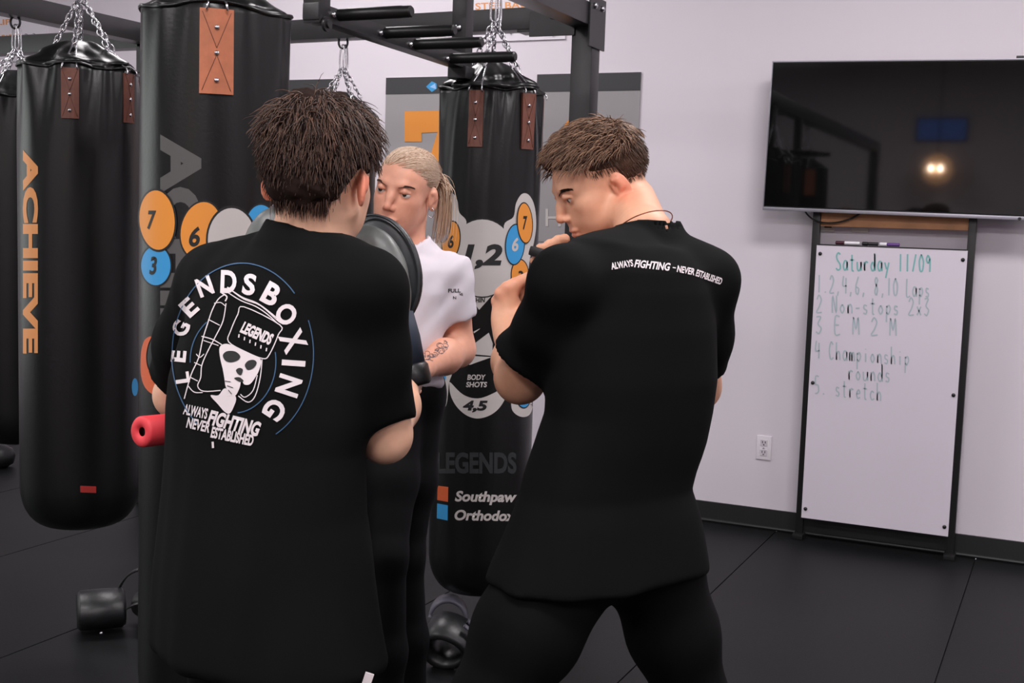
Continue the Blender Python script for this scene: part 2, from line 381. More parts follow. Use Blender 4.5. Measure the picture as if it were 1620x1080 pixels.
def make_bag(cx, cy, r, zb, zs, za, a0, hook, label, strap_m=m_brown, seed=0, fold=1.0, nstrap=6, angs=None, strapL=0.178, strapW=0.046, ringtop=None):
    root = empty('punching_bag', (cx, cy, zb), label, 'punching bag', 'leather punching bags on the rack')
    c = np.array([cx, cy]); tocam = nrm(-c); base = math.atan2(tocam[1], tocam[0])       # angle 0 faces the camera, positive to the image right
    rs = np.random.default_rng(seed); ph = rs.uniform(0, 6.28, 8); am = rs.uniform(0.5, 1.0, 8)
    def R(th, z):
        tt = th-a0
        if z <= zs:
            dz = zs-z; f = math.exp(-dz/0.10)*fold
            q = 1-0.02*f+0.045*f*math.cos(nstrap*tt)*(1 if math.cos(nstrap*tt) < 0 else 0.35)
            q += 0.015*fold*math.exp(-dz/0.16)*sum(am[i]*math.cos((8+3*i)*tt+ph[i]+dz*(i-1)*4) for i in range(4))
            q += 0.004*math.cos(3*th+ph[5])*math.sin(z*5+ph[6])
            hb = z-zb; rb = 0.15
            if hb < rb: q *= (0.5+0.5*math.sqrt(max(0.0, 1-((rb-hb)/rb)**2.4)))
            return r*q
        t = (z-zs)/(za-zs)
        q = 0.98*(1-t)**0.85+0.2*t
        q *= 1+0.05*fold*math.sin(t*16+1.5*math.cos(3*th+ph[2])+ph[3])*math.exp(-3*t)
        q += 0.05*fold*(1-t*0.5)*min(1, t*6)*math.cos(nstrap*tt+0.4)+0.035*fold*math.sin(t*9+2*math.cos(2*th+ph[1]))*(1-t)
        q += 0.03*fold*sum(am[i]*math.cos((7+3*i)*tt+ph[i]+2*t) for i in range(3))*(1-t)
        return r*q
    zz = list(zb+0.15*(1-np.cos(np.linspace(0, math.pi/2, 12))))+list(np.linspace(zb+0.2, zs-0.35, 14))+list(np.linspace(zs-0.32, zs, 22))+list(zs+(za-zs)*np.linspace(0.06, 1, 16))
    n = 112; V = []; F = []
    for z in zz:
        for k in range(n):
            th = 2*math.pi*k/n; rr = R(th, z); ang = base+th
            V.append((cx+rr*math.cos(ang), cy+rr*math.sin(ang), z))
    for i in range(len(zz)-1):
        for k in range(n): F.append([i*n+k, i*n+(k+1) % n, (i+1)*n+(k+1) % n, (i+1)*n+k])
    F.append(list(range(n))[::-1]); F.append([(len(zz)-1)*n+k for k in range(n)])
    body = mobj('bag_body', V, F, m_leath, root)
    # rolled hem ring where the cap is gathered
    g = G(); g.tube([(cx+(R(t, zs)+0.001)*math.cos(base+t), cy+(R(t, zs)+0.001)*math.sin(base+t), zs+0.006*math.cos(nstrap*(t-a0))) for t in np.linspace(0, 2*math.pi, 96, endpoint=False)], 0.005, 6, closed=True)
    g.obj('gathered_hem', m_leath, root, smooth=True)
    car_b = np.array(hook)-UZ*0.135
    for k, th0 in enumerate([math.radians(q) for q in angs] if angs else [a0+k*2*math.pi/nstrap for k in range(nstrap)]):
        def sp(u, v, off):      # u across, v down the strap
            th = th0+u/r; z = zs-0.012-v; ang = base+th; rr = R(th, z)+off
            rr = max(rr, R(th0, z)*0.98+off)
            return (cx+rr*math.cos(ang), cy+rr*math.sin(ang), z)
        nu, nv = 5, 9; V = []; F = []
        for off in (0.0062, -0.003):
            for j in range(nv):
                for i in range(nu): V.append(sp(strapW*((i/(nu-1))-0.5), strapL*j/(nv-1), off))
        q = nu*nv
        for j in range(nv-1):
            for i in range(nu-1):
                a = j*nu+i; F.append([a, a+1, a+nu+1, a+nu]); F.append([q+a, q+a+nu, q+a+nu+1, q+a+1])
        for j in range(nv-1):
            F.append([j*nu, (j+1)*nu, q+(j+1)*nu, q+j*nu]); F.append([j*nu+nu-1, q+j*nu+nu-1, q+(j+1)*nu+nu-1, (j+1)*nu+nu-1])
        for i in range(nu-1):
            F.append([i, q+i, q+i+1, i+1]); a = (nv-1)*nu+i; F.append([a, a+1, q+a+1, q+a])
        st = mobj('strap', V, F, strap_m, root, smooth=False)
        facing = math.cos(th0) > -0.1
        if facing:
            for v in (0.22, 0.52, 0.84):
                p = np.array(sp(0, strapL*v, 0.0062)); nn = np.array([math.cos(base+th0), math.sin(base+th0), 0.1]); Rr = frame(nn); Rr = np.stack([Rr[:, 0], Rr[:, 2], Rr[:, 1]], 1)
                G().lathe([(0.0058, -0.001), (0.0056, 0.002), (0.003, 0.0042), (0.0008, 0.0048)], p, 12, Rr).obj('rivet', m_chrome, st, smooth=True)
            for sgn in (-1, 1):
                for (v0, v1) in ((0.0, 0.5), (0.5, 1.0)):
                    P = [sp(sgn*strapW*0.42*((1-t) if v0 == 0 else t), strapL*(v0+0.04+(v1-v0-0.08)*t), 0.0066) for t in np.linspace(0, 1, 8)]
                    G().tube(P, 0.0007, 5).obj('stitch_line', m_seam, st, smooth=True)
        top = np.array(sp(0, 0.0, 0.009)); rad = np.array([math.cos(base+th0), math.sin(base+th0), 0]); tan = np.array([-rad[1], rad[0], 0])
        # wire D-ring lying up the cap
        zt = zs+(za-zs)*0.74; apexp = np.array([cx, cy, 0])+rad*(R(th0, zt)+0.008)+UZ*zt
        P = [top-tan*0.022-UZ*0.004, top-tan*0.020+UZ*0.01, (top+apexp)/2-tan*0.012+rad*0.004, apexp-tan*0.005, apexp+UZ*0.006, apexp+tan*0.005, (top+apexp)/2+tan*0.012+rad*0.004, top+tan*0.020+UZ*0.01, top+tan*0.022-UZ*0.004]
        G().tube(smoothline(P, 4), 0.0026, 7).obj('d_ring', m_chrome, st, smooth=True)
        end = car_b+tan*0.006*0+rad*0.012*(1 if k % 2 else 0.4)
        chain(apexp+UZ*0.006, end, 'chain', root)
    hk = np.array(hook)
    loop(hk-UZ*0.03, car_b, 0.032, 0.0038, 'carabiner', root); loop(hk-UZ*0.03+RH*0.012, car_b+RH*0.012-UZ*0.004, 0.030, 0.0034, 'carabiner', root, side=RH+VH)
    g = G(); a = np.linspace(0, 2*math.pi, 22, endpoint=False)
    g.tube([hk-UZ*0.02+0.02*(RH*math.cos(t)+UZ*1.3*math.sin(t)) for t in a], 0.005, 8, closed=True)
    g.obj('hanging_ring', m_steel, root, smooth=True)
    return root, body
def bagat(px, d): p = W(px, 500, d); return p[0], p[1]
S = lambda d: FPX/d
# centre bag
bx, by = -1.83, 3.675; bx = bagat(768, 4.1)[0]; by = bagat(768, 4.1)[1]
bag_c, body_c = make_bag(bx, by, 80/S(4.1), zat(bx, by, 930), zat(bx, by, 146), zat(bx, by, 100), math.radians(-17), (bx, by, BZ0),
    'black punching bag printed with a boxer figure numbered 1,2 and Southpaw key', m_brown, 1, fold=1.9, angs=(-17, 43, 108, 180, 252))
bx, by = bagat(337, 2.905)
bag_b, body_b = make_bag(bx, by, 112.5/S(2.905), 0.22, zat(bx, by, 24), zat(bx, by, -32), math.radians(1), (bx, by, BZ0),
    'nearest punching bag, with tan strap, grey lettering and orange circles behind the crouching man', m_tan, 2, fold=0.7, angs=(1, 118, 236), nstrap=4, strapL=0.185, strapW=0.072)
bx, by = bagat(128, 3.9)
bag_a, body_a = make_bag(bx, by, 92/S(3.9), zat(bx, by, 826), zat(bx, by, 112), zat(bx, by, 66), math.radians(-8), (bx, by, BZ0),
    'black punching bag with peach ACHIEVE lettering down its left side', m_brown, 3, fold=1.8, angs=(-9, 49, 110, 180, 245), strapL=0.15, strapW=0.05)
bx, by = LX, 3.845
bag_l, body_l = make_bag(bx, by, 0.172, zat(bx, by, 697), zat(bx, by, 155), zat(bx, by, 112), math.radians(25), (bx, by, BZ0),
    'plain black punching bag cut by the left edge of the picture', m_brown, 4, fold=0.7)
h4 = hit(543, 62, 1, RYB); bx, by = h4[0], RYB
bag_h, body_h = make_bag(bx, by, 0.155, 0.35, zat(bx, by, 183), zat(bx, by, 146), math.radians(30), (bx, by, BZ0),
    'black punching bag mostly hidden behind the head of the dark haired man', m_brown, 5, fold=0.6)

def numbered(x, y, rx, ry, m, s, tw, th, tm, bvh, body, rot=0, tx=0, ty=0, off=0.0016, outline=2.0):
    if outline: decal('circle_outline', fill2d([circ(x, y, rx+outline*0.8, ry+outline, rot=rot)]), bvh, P_black, body, off)
    decal('printed_circle', fill2d([circ(x, y, rx, ry, rot=rot)]), bvh, m, body, off+0.0006)
    if s: decal('printed_number', place(text2d(s, tw, th, 0.03, 0.18), x+tx, y+ty), bvh, tm, body, off+0.0012)
def poly(name, pts, m, bvh, body, off=0.001, smooth=False):
    return decal(name, fill2d([smoothline(pts, 5, True) if smooth else np.array(pts, float)]), bvh, m, body, off)
def text(name, s, x, y, w_, h_, m, bvh, body, off=0.0016, bold=0.02, shear=0.0, rot=0, L=5):
    return decal(name, place(text2d(s, w_, h_, bold, shear), x, y, rot), bvh, m, body, off, L)
# --- centre bag print
B = bvh_of(body_c)
poly('printed_glove_shape', [(690.5, 380), (691, 335), (696, 314), (706, 304), (717, 306), (724, 318), (727, 336), (738, 350), (732, 372), (712, 410), (700, 412)], P_white, B, body_c, 0.0009, True)
poly('printed_glove_shape', [(797, 357), (812, 343), (816, 322), (825, 307), (836, 308), (845, 325), (848, 355), (844, 385), (838, 408), (832, 440), (812, 432), (803, 400)], P_white, B, body_c, 0.0009, True)
decal('circle_outline', fill2d([circ(763, 408, 54, 63)]), B, P_black, body_c, 0.0008)
decal('printed_head', fill2d([circ(763, 408, 52, 61)]), B, P_white, body_c, 0.0012)
numbered(714, 380, 13.5, 29.5, P_orange, '6', 9, 21, P_black, B, body_c, 6, 0, 2, 0.0016)
numbered(703.5, 351.5, 10, 31, P_blue, '7', 7, 22, P_white, B, body_c, 4, 0, 0, 0.0028)
numbered(822, 435, 13, 24, P_orange, '3', 9, 18, P_black, B, body_c, 0, 0, 2, 0.0016)
numbered(814, 386.5, 14, 31, P_blue, '6', 10, 22, P_white, B, body_c, 4, 0, 0, 0.0028)
numbered(829, 352.5, 11, 31, P_orange, '7', 7, 22, P_black, B, body_c, -3, 0, 0, 0.0040)
text('printed_number', '1,2', 763.5, 406, 62, 40, P_black, B, body_c, 0.002, 0.045, 0.2)
poly('printed_chin', [(738, 462), (783, 462), (758, 490)], P_white, B, body_c, 0.0004)
text('lettering', 'CHIN', 757, 474.5, 21, 7.5, P_black, B, body_c, 0.002, 0.03, 0.15)
poly('printed_body_shape', [(738, 553), (751, 543), (773.3, 526), (779.4, 543), (779, 563), (752, 560.4), (738, 559)], P_white, B, body_c)
poly('printed_body_shape', [(735, 573), (743.3, 577), (778, 564.6), (750, 563), (738, 562)], P_white, B, body_c)
poly('printed_body_shape', [(749, 524.5), (760, 519), (757, 522), (750, 527)], P_white, B, body_c)
text('lettering', 'BODY', 754, 596.5, 29, 8.6, P_white, B, body_c, bold=0.03, shear=0.15)
text('lettering', 'SHOTS', 754, 608, 33, 8.6, P_white, B, body_c, bold=0.03, shear=0.15)
out = smoothline([(710.8, 604), (713, 624), (722, 642), (737, 656), (754, 661.6), (772, 658), (787, 648), (798, 632), (804, 612)], 5)
inn = smoothline([(803, 606), (795, 612), (780, 622), (756, 630), (733, 624), (713.4, 605)], 5)
decal('printed_belt', fill2d([np.concatenate([out, inn])]), B, P_white, body_c)
text('printed_number', '4,5', 752, 642.7, 39, 19, P_black, B, body_c, 0.002, 0.045, 0.18)
poly('printed_glove_shape', [(717, 585), (704, 592), (696, 600), (688, 604), (684, 622), (685, 642), (691, 654), (700, 651), (707, 638), (709.5, 618), (711, 604)], P_white, B, body_c, 0.0009, True)
poly('printed_glove_shape', [(806, 588), (818, 598), (832, 606), (842, 620), (843, 640), (837, 656), (824, 659), (811, 650), (808, 632)], P_white, B, body_c, 0.0009, True)
numbered(691.5, 622.5, 8.5, 18, P_red, '8', 6, 14, P_black, B, body_c, 3, 0, 0)
numbered(828, 628, 10, 16, P_blue, '8', 6, 13, P_white, B, body_c, 0, 0, 0)
decal('printed_circle', fill2d([circ(702, 597, 4, 5)]), B, P_blue, body_c, 0.0012)
text('lettering', 'LEGENDS', 754, 732, 126, 34, P_dark, B, body_c, 0.001, 0.04)
poly('printed_square', [(692.8, 768), (709.5, 770), (709, 793.5), (692, 790.5)], P_red, B, body_c)
poly('printed_square', [(692, 796), (708.8, 799), (708.4, 823), (691.4, 819.5)], P_blue, B, body_c)
text('lettering', 'Southpaw', 768.5, 787.5, 97, 22, P_white, B, body_c, bold=0.035, shear=0.2, rot=0.8)
text('lettering', 'Orthodox', 767.5, 815, 96, 17, P_white, B, body_c, bold=0.035, shear=0.2, rot=1.0)
# --- nearest bag print
B = bvh_of(body_b)
text('lettering', 'ACHIEVE', 286, 440, 455, 66, P_grey, B, body_b, 0.0006, 0.055, rot=90, L=8)
numbered(247.5, 420, 23, 31, P_blue, '3', 12, 29, P_black, B, body_b, 0, -4, 0, 0.0012, 3)
numbered(250, 348, 27.5, 47, P_orange, '7', 14, 30, P_black, B, body_b, -4, -8, 0, 0.0024, 3.5)
numbered(318, 364, 31, 45, P_orange, '6', 17, 32, P_black, B, body_b, 12, -10, 10, 0.0012, 3)
numbered(412, 360, 24, 36, P_blue, '', 1, 1, P_black, B, body_b, 0, off=0.0012, outline=3)
numbered(366, 380, 37, 51, P_white, '', 1, 1, P_black, B, body_b, 0, off=0.0024, outline=4)
poly('printed_ring', [(240, 532), (230, 537), (224.8, 552), (223, 572), (224, 594), (230, 612), (243, 623.7), (262, 626), (262, 612), (249, 604), (240, 593), (233.5, 578), (232, 562), (235, 545)], P_red, B, body_b, 0.0012, True)
# --- ACHIEVE bag print
B = bvh_of(body_a)
text('lettering', 'ACHIEVE', 48.5, 398, 322, 24, P_peach, B, body_a, 0.001, 0.05, rot=90, L=4)
poly('label_patch', [(127, 768), (152, 769), (152, 779.5), (127, 778.5)], mat('red_label', srgb(150, 34, 30), 0.6), B, body_a)
decal('printed_circle', fill2d([circ(213, 612, 5, 14)]), B, P_blue, body_a)

# ------------------------------------------------------------------ posters and signs on the back wall
def wallpt(x, y, yy=YW): return hit(x, y, 1, yy)
def wallshape(name, VF, yy, m, par, th=0.0):
    V, F = VF; P = np.array([hit(x, y, 1, yy) for x, y in V]); P[:, 1] = yy
    f = F[0]; n = np.cross(P[f[1]]-P[f[0]], P[f[2]]-P[f[0]])
    if n[1] > 0: F = [q[::-1] for q in F]
    return mobj(name, P, F, m, par, smooth=False)
pw, phh = 0.565, 0.86
xl1, xl2 = wallpt(612, 126)[0], wallpt(851, 118)[0]; ztop = wallpt(851, 118)[2]
posters = []
for xl, lab in ((2*xl1-xl2, 'grey exercise poster behind the head of the dark haired man'), (xl1, 'grey wall poster with a large orange 7 and blue logo'), (xl2, 'grey wall poster behind the rack post beside the profile man')):
    r = empty('wall_poster', (xl+pw/2, YW, ztop-phh), lab, 'poster', 'posters on the back wall')
    G().box((xl+pw/2, YW-0.004, ztop-phh/2), (pw, 0.008, phh)).obj('sheet', m_poster, r)
    G().box((xl+pw/2, YW-0.0084, ztop-0.045), (pw, 0.002, 0.09)).obj('header_band', m_posterdk, r)
    posters.append(r)
yy = YW-0.0105
wallshape('numeral', fill2d([np.array([(640, 176), (735, 174), (735, 205), (702, 315), (660, 315), (692, 209), (667, 210), (667, 224), (640, 224)], float)]), yy, P_orange, posters[1])
wallshape('logo_mark', fill2d([np.array([(674, 137), (683, 128.5), (690.5, 132), (691, 140), (683, 145.5)], float)]), yy, P_blue, posters[1])
wallshape('logo_mark', fill2d([np.array([(680, 137.5), (688, 132), (690, 141)], float)]), yy-0.001, mat('print_pale_blue', srgb(150, 190, 235), 0.5), posters[1])
wallshape('numeral', place(text2d('8', 86, 150, 0.05), 925, 254), yy, P_orange, posters[2])
wallshape('lettering', place(text2d('H', 24, 28, 0.0), 875, 344), yy, P_white, posters[2])
m_sheet = mat('sign_white', srgb(222, 216, 224), 0.5)
p0, p1 = wallpt(720, 70), wallpt(895, 62)
sg = empty('wall_sign', ((p0[0]+p1[0])/2, YW, p1[2]), 'white wall sign above the steel beam with orange STEP BACK lettering', 'sign', 'white signs high on the wall')
G().box(((p0[0]+p1[0])/2, YW-0.005, p1[2]+0.3), (p1[0]-p0[0], 0.01, 0.6)).obj('panel', m_sheet, sg)
wallshape('lettering', place(text2d('STEP BACK', 98, 11, 0.02), 801, 8.5, -2), YW-0.0112, P_peach, sg)
for x, y in ((875, 56), (808, 52)): bolt(wallpt(x, y, YW-0.01), (0, -1, 0), sg, 0.006)
p1 = wallpt(75, 96)
sg = empty('wall_sign', (p1[0]-0.45, YW, p1[2]), 'white wall sign with faded orange CATCH lettering at the top left', 'sign', 'white signs high on the wall')
G().box((p1[0]-0.45, YW-0.005, p1[2]+0.33), (0.9, 0.01, 0.66)).obj('panel', m_sheet, sg)
wallshape('lettering', place(text2d('SLIP', 30, 9, 0.02), 2, 35, -2), YW-0.0112, P_peach, sg)
wallshape('lettering', place(text2d('CATCH', 31, 9, 0.02), 17, 59, -2), YW-0.0112, P_peach, sg)
wallshape('lettering', place(text2d('2, 3', 17, 8, 0.0), 47.5, 57, -2), YW-0.0112, P_grey, sg)

# ------------------------------------------------------------------ television on its stand, whiteboard, markers
YS = 5.77
stand = empty('screen_stand', (-0.78, YS, 0), 'stand of two black uprights with a plywood cross board under the television', 'stand')
Lp = hit(1284, 500, 1, YS); Rp = hit(1529, 500, 1, YS)
for p in (Lp, Rp):
    G().box((p[0], YS, 0.9), (0.034, 0.034, 1.8), bev=0.003).obj('upright', m_plastic, stand, auto=40)
    G().box((p[0], YS-0.012, 0.012), (0.05, 0.075, 0.024), bev=0.004).obj('foot', m_plastic, stand, auto=40)
za, zb_ = hit(1410, 340, 1, YS)[2], hit(1410, 361, 1, YS)[2]
G().box(((Lp[0]+Rp[0])/2, YS+0.006, (za+zb_)/2+0.01), (Rp[0]-Lp[0]-0.036, 0.018, za-zb_+0.02), bev=0.002).obj('cross_board', m_wood, stand)
YB = YS-0.025
bl, br = hit(1280, 600, 1, YB)[0], hit(1517, 600, 1, YB)[0]; bt, bb = hit(1410, 392, 1, YB)[2], hit(1380, 833, 1, YB)[2]
wb = empty('whiteboard', ((bl+br)/2, YB, bb), 'tall white dry-erase board with pale green handwriting screwed to the stand', 'whiteboard')
G().box(((bl+br)/2, YB+0.003, (bt+bb)/2), (br-bl, 0.008, bt-bb), bev=0.0015).obj('panel', m_board, wb)
G().box(((bl+br)/2, YB+0.010, bt+0.003), (br-bl-0.01, 0.026, 0.005), bev=0.001).obj('ledge', m_plastic, wb)
for x, y in ((1294, 401), (1525, 411), (1283, 605), (1510, 625), (1270, 804), (1493, 833)):
    p = hit(x, y, 1, YB); 
    if x in (1294, 1283, 1270): p[0] = bl+0.018
    else: p[0] = br-0.018
    G().lathe([(0.009, 0), (0.008, 0.004), (0.003, 0.006)], (p[0], YB-0.001, p[2]), 14, np.array([[1, 0, 0], [0, 0, -1], [0, 1, 0]], float)).obj('screw', m_plastic, wb, smooth=True)
GL = {'S': [[(.8, .9), (.5, 1), (.2, .85), (.3, .6), (.75, .35), (.8, .1), (.4, 0), (.1, .12)]], 'a': [[(.8, .5), (.4, .55), (.15, .25), (.4, 0), (.75, .2), (.8, .5), (.85, 0)]], 't': [[(.45, .9), (.45, .05), (.7, 0)], [(.1, .6), (.8, .6)]],
 'u': [[(.15, .5), (.2, .08), (.5, 0), (.8, .25), (.82, .5), (.85, 0)]], 'r': [[(.2, .5), (.25, 0), (.25, .3), (.5, .52), (.8, .45)]], 'd': [[(.75, .25), (.45, .5), (.15, .25), (.4, 0), (.75, .2), (.8, 1), (.85, 0)]], 'y': [[(.15, .5), (.45, .1)], [(.85, .5), (.3, -.4)]],
 '1': [[(.5, 1), (.45, 0)]], '/': [[(.75, 1), (.2, 0)]], '0': [[(.5, 1), (.15, .6), (.3, .05), (.7, .1), (.85, .6), (.5, 1)]], '9': [[(.8, .75), (.45, .95), (.2, .7), (.5, .5), (.8, .75), (.75, 0)]], '.': [[(.4, .06), (.5, 0)]], ',': [[(.5, .1), (.35, -.15)]],
 '2': [[(.15, .75), (.45, 1), (.8, .75), (.5, .35), (.1, 0), (.9, .02)]], '4': [[(.3, 1), (.15, .45), (.85, .45)], [(.75, .9), (.7, 0)]], '6': [[(.7, 1), (.25, .5), (.25, .1), (.6, 0), (.75, .3), (.3, .4)]], '8': [[(.75, .85), (.45, 1), (.25, .75), (.7, .35), (.5, 0), (.2, .2), (.75, .85)]],
 'L': [[(.25, 1), (.2, 0), (.85, .02)]], 'p': [[(.25, .5), (.2, -.45)], [(.25, .4), (.6, .52), (.8, .3), (.5, .02), (.25, .12)]], 's': [[(.75, .45), (.35, .5), (.3, .3), (.7, .2), (.6, 0), (.2, .05)]], 'N': [[(.15, 0), (.2, 1), (.75, 0), (.8, 1)]], 'o': [[(.5, .5), (.2, .25), (.5, 0), (.8, .25), (.5, .5)]],
 'n': [[(.2, .5), (.22, 0), (.25, .35), (.55, .52), (.78, .35), (.8, 0)]], '-': [[(.2, .3), (.8, .32)]], 'x': [[(.2, .5), (.8, 0)], [(.8, .5), (.2, 0)]], '3': [[(.2, .95), (.75, .95), (.4, .55), (.8, .3), (.5, 0), (.15, .1)]], 'E': [[(.8, 1), (.25, 1), (.2, 0), (.85, 0)], [(.22, .52), (.7, .52)]],
 'M': [[(.1, 0), (.2, 1), (.5, .3), (.8, 1), (.9, 0)]], 'C': [[(.8, .85), (.45, 1), (.15, .5), (.4, 0), (.85, .12)]], 'h': [[(.2, 1), (.2, 0), (.25, .35), (.55, .5), (.75, .35), (.78, 0)]], 'm': [[(.1, .5), (.12, 0), (.15, .4), (.35, .5), (.48, .3), (.5, 0), (.52, .4), (.75, .5), (.88, .3), (.9, 0)]],
 'i': [[(.5, .5), (.5, 0)], [(.5, .72), (.52, .76)]], 'c': [[(.8, .42), (.45, .5), (.2, .25), (.45, 0), (.85, .08)]], 'e': [[(.2, .25), (.75, .3), (.55, .5), (.2, .28), (.4, 0), (.8, .08)]], '5': [[(.8, 1), (.3, 1), (.25, .55), (.7, .5), (.75, .12), (.2, 0)]], ' ': []}
def handwriting(s, x0, x1, y0, y1, m, wd=2.2):
    cw = (x1-x0)/len(s)
    for i, ch in enumerate(s):
        parts = []
        for st_ in GL[ch]:
            P = [(x0+cw*(i+.08+px_*.84), y0+(y1-y0)*((i+px_)/len(s))-(yy_*1.0)*28*(0.98)) for px_, yy_ in st_]
            P = smoothline(P, 4) if len(P) > 2 else np.array(P); parts.append(stroke(P, wd))
        if parts: wallshape('handwritten_character', merge2d(parts), YB-0.0022, m, wb)
mk1 = mat('marker_green', srgb(124, 182, 182), 0.6); mk2 = mat('marker_pale_green', srgb(172, 186, 194), 0.6)
handwriting('Saturday 11/09', 1321, 1474, 427, 430, mk1, 2.4)
handwriting('1.2,4,6, 8,10 Laps', 1291, 1472, 462, 470, mk2)
handwriting('2 Non-stops 2x3', 1290, 1472, 494, 499, mk2)
handwriting('3 E M 2 M', 1288, 1420, 527, 531, mk2)
handwriting('4 Championship', 1288, 1440, 566, 578, mk2, 2.0)
handwriting('rounds', 1340, 1410, 600, 604, mk2, 2.0)
handwriting('5. stretch', 1287, 1396, 622, 634, mk2, 2.0)
zm = bt+0.0055
mcols = [(srgb(228, 224, 230), srgb(70, 30, 45), 'white-bodied marker with dark red cap, leftmost on the whiteboard ledge'), (srgb(30, 30, 34), srgb(24, 24, 26), 'black marker lying on the whiteboard ledge between two others'), (srgb(96, 60, 130), srgb(225, 222, 228), 'purple marker with white end, rightmost on the whiteboard ledge')]
for (xa, xb), (c1, c2, lab) in zip(((1321, 1360), (1363, 1389), (1391, 1423)), mcols):
    a, b = hit(xa, 384, 1, YB)[0], hit(xb, 385, 1, YB)[0]; L = b-a; yy = YB+0.013
    r = empty('whiteboard_marker', ((a+b)/2, yy, bt+0.0055), lab, 'marker', 'markers on the whiteboard ledge')
    RX_ = np.array([[0, 0, 1], [1, 0, 0], [0, 1, 0]], float)
    G().lathe([(0.0055, 0.0), (0.0082, 0.003), (0.0082, L*0.62), (0.007, L*0.63)], (a+L*0.36, yy, zm+0.009), 14, RX_).obj('barrel', mat('marker_body_%d' % xa, c1, 0.4), r, auto=40)
    G().lathe([(0.0058, 0.0), (0.0088, 0.003), (0.0088, L*0.36)], (a, yy, zm+0.009), 14, RX_).obj('cap', mat('marker_cap_%d' % xa, c2, 0.4), r, auto=40)
YT = 5.70
tl, bl_ = hit(1220, 97, 1, YT), hit(1209, 332, 1, YT)
tw_, thh = 1.245, tl[2]-bl_[2]; tr = Rax((0, 1, 0), 0.75)
tc_ = np.array([(tl[0]+bl_[0])/2+tw_/2, YT+0.025, (tl[2]+bl_[2])/2-0.008])
tv = empty('television', (tc_[0], YT, bl_[2]), 'large flat dark television with silver lower edge above the whiteboard', 'television')
G().box(tc_+tr@np.array([0, 0.0, 0]), (tw_, 0.045, thh), tr, bev=0.004).obj('casing', m_plastic, tv, auto=40)
G().box(tc_+tr@np.array([0, -0.0235, 0.006]), (tw_-0.012, 0.004, thh-0.030), tr).obj('screen', m_tv, tv)
G().box(tc_+tr@np.array([0, -0.026, -thh/2+0.007]), (tw_, 0.012, 0.016), tr, bev=0.002).obj('lower_bezel', m_silver, tv, auto=40)
G().box(tc_+tr@np.array([0, -0.0235, thh/2-0.002]), (tw_, 0.006, 0.005), tr).obj('upper_bezel', m_silver, tv)
for sx in (-1, 1): G().box(tc_+tr@np.array([sx*(tw_/2-0.001), -0.0235, 0]), (0.004, 0.006, thh), tr).obj('side_bezel', m_silver, tv)
G().box(tc_+tr@np.array([0, 0.045, -0.05]), (tw_*0.6, 0.06, thh*0.6), tr, bev=0.02).obj('rear_housing', m_plastic, tv, auto=40)
G().box(tc_+tr@np.array([0.44, -0.01, thh/2+0.006]), (0.03, 0.02, 0.014), tr, bev=0.003).obj('sensor', m_plastic, tv)
G().lathe([(0.008, 0), (0.007, 0.004)], hit(1613, 346, 1, YT-0.005), 12, np.array([[1, 0, 0], [0, 0, -1], [0, 1, 0]], float)).obj('knob', m_plastic, tv)
cp = [hit(1272, 331, 1, 5.79), hit(1278, 340, 1, 5.77), hit(1288, 348, 1, 5.75), hit(1302, 352, 1, 5.745), hit(1322, 352, 1, 5.745), hit(1345, 346, 1, 5.75), hit(1362, 336, 1, 5.77), hit(1366, 325, 1, 5.78)]
tag(G().tube(smoothline(cp, 5), 0.004, 8).obj('cable', m_plastic, None, smooth=True), 'thin black cable sagging below the television over the stand upright', 'cable')
for (xa, ya, xb, yb), lab in (((1298, 354, 1320, 367), 'small beige wall box behind the left upright below the television'), ((1348, 353, 1374, 368), 'beige wall box with dark slot near the middle of the plywood board')):
    a, b = hit(xa, ya, 1, YW-0.01), hit(xb, yb, 1, YW-0.01); c = (a+b)/2
    r = empty('wall_box', (c[0], YW, b[2]), lab, 'wall box', 'wall boxes below the television')
    G().box((c[0], YW-0.008, c[2]), (b[0]-a[0], 0.016, a[2]-b[2]), bev=0.002).obj('plate', mat('beige_plate', srgb(205, 196, 190), 0.5), r)
    G().box((c[0]+0.004, YW-0.0165, a[2]-0.012), ((b[0]-a[0])*0.5, 0.003, 0.011)).obj('slot', m_plastic, r)
# power outlet
a, b = hit(1197.5, 689, 1, YW-0.003), hit(1219.5, 727, 1, YW-0.003); c = (a+b)/2
ot = empty('power_outlet', (c[0], YW, b[2]), 'white double power outlet low on the wall left of the whiteboard', 'outlet')
G().box((c[0], YW-0.003, c[2]), (0.072, 0.006, 0.117), bev=0.002).obj('cover_plate', m_platew, ot, auto=40)
for s in (-1, 1):
    sk = G().box((c[0], YW-0.0065, c[2]+s*0.024), (0.034, 0.003, 0.03), bev=0.001).obj('socket', mat('socket_white', srgb(205, 198, 205), 0.4), ot)
    g = G()
    for dx in (-0.007, 0.007): g.box((c[0]+dx, YW-0.0082, c[2]+s*0.024+0.004), (0.003, 0.002, 0.010))
    g.box((c[0], YW-0.0082, c[2]+s*0.024-0.008), (0.005, 0.002, 0.005)); g.obj('slots', m_plastic, sk)
bolt((c[0], YW-0.006, c[2]), (0, -1, 0), ot, 0.003)

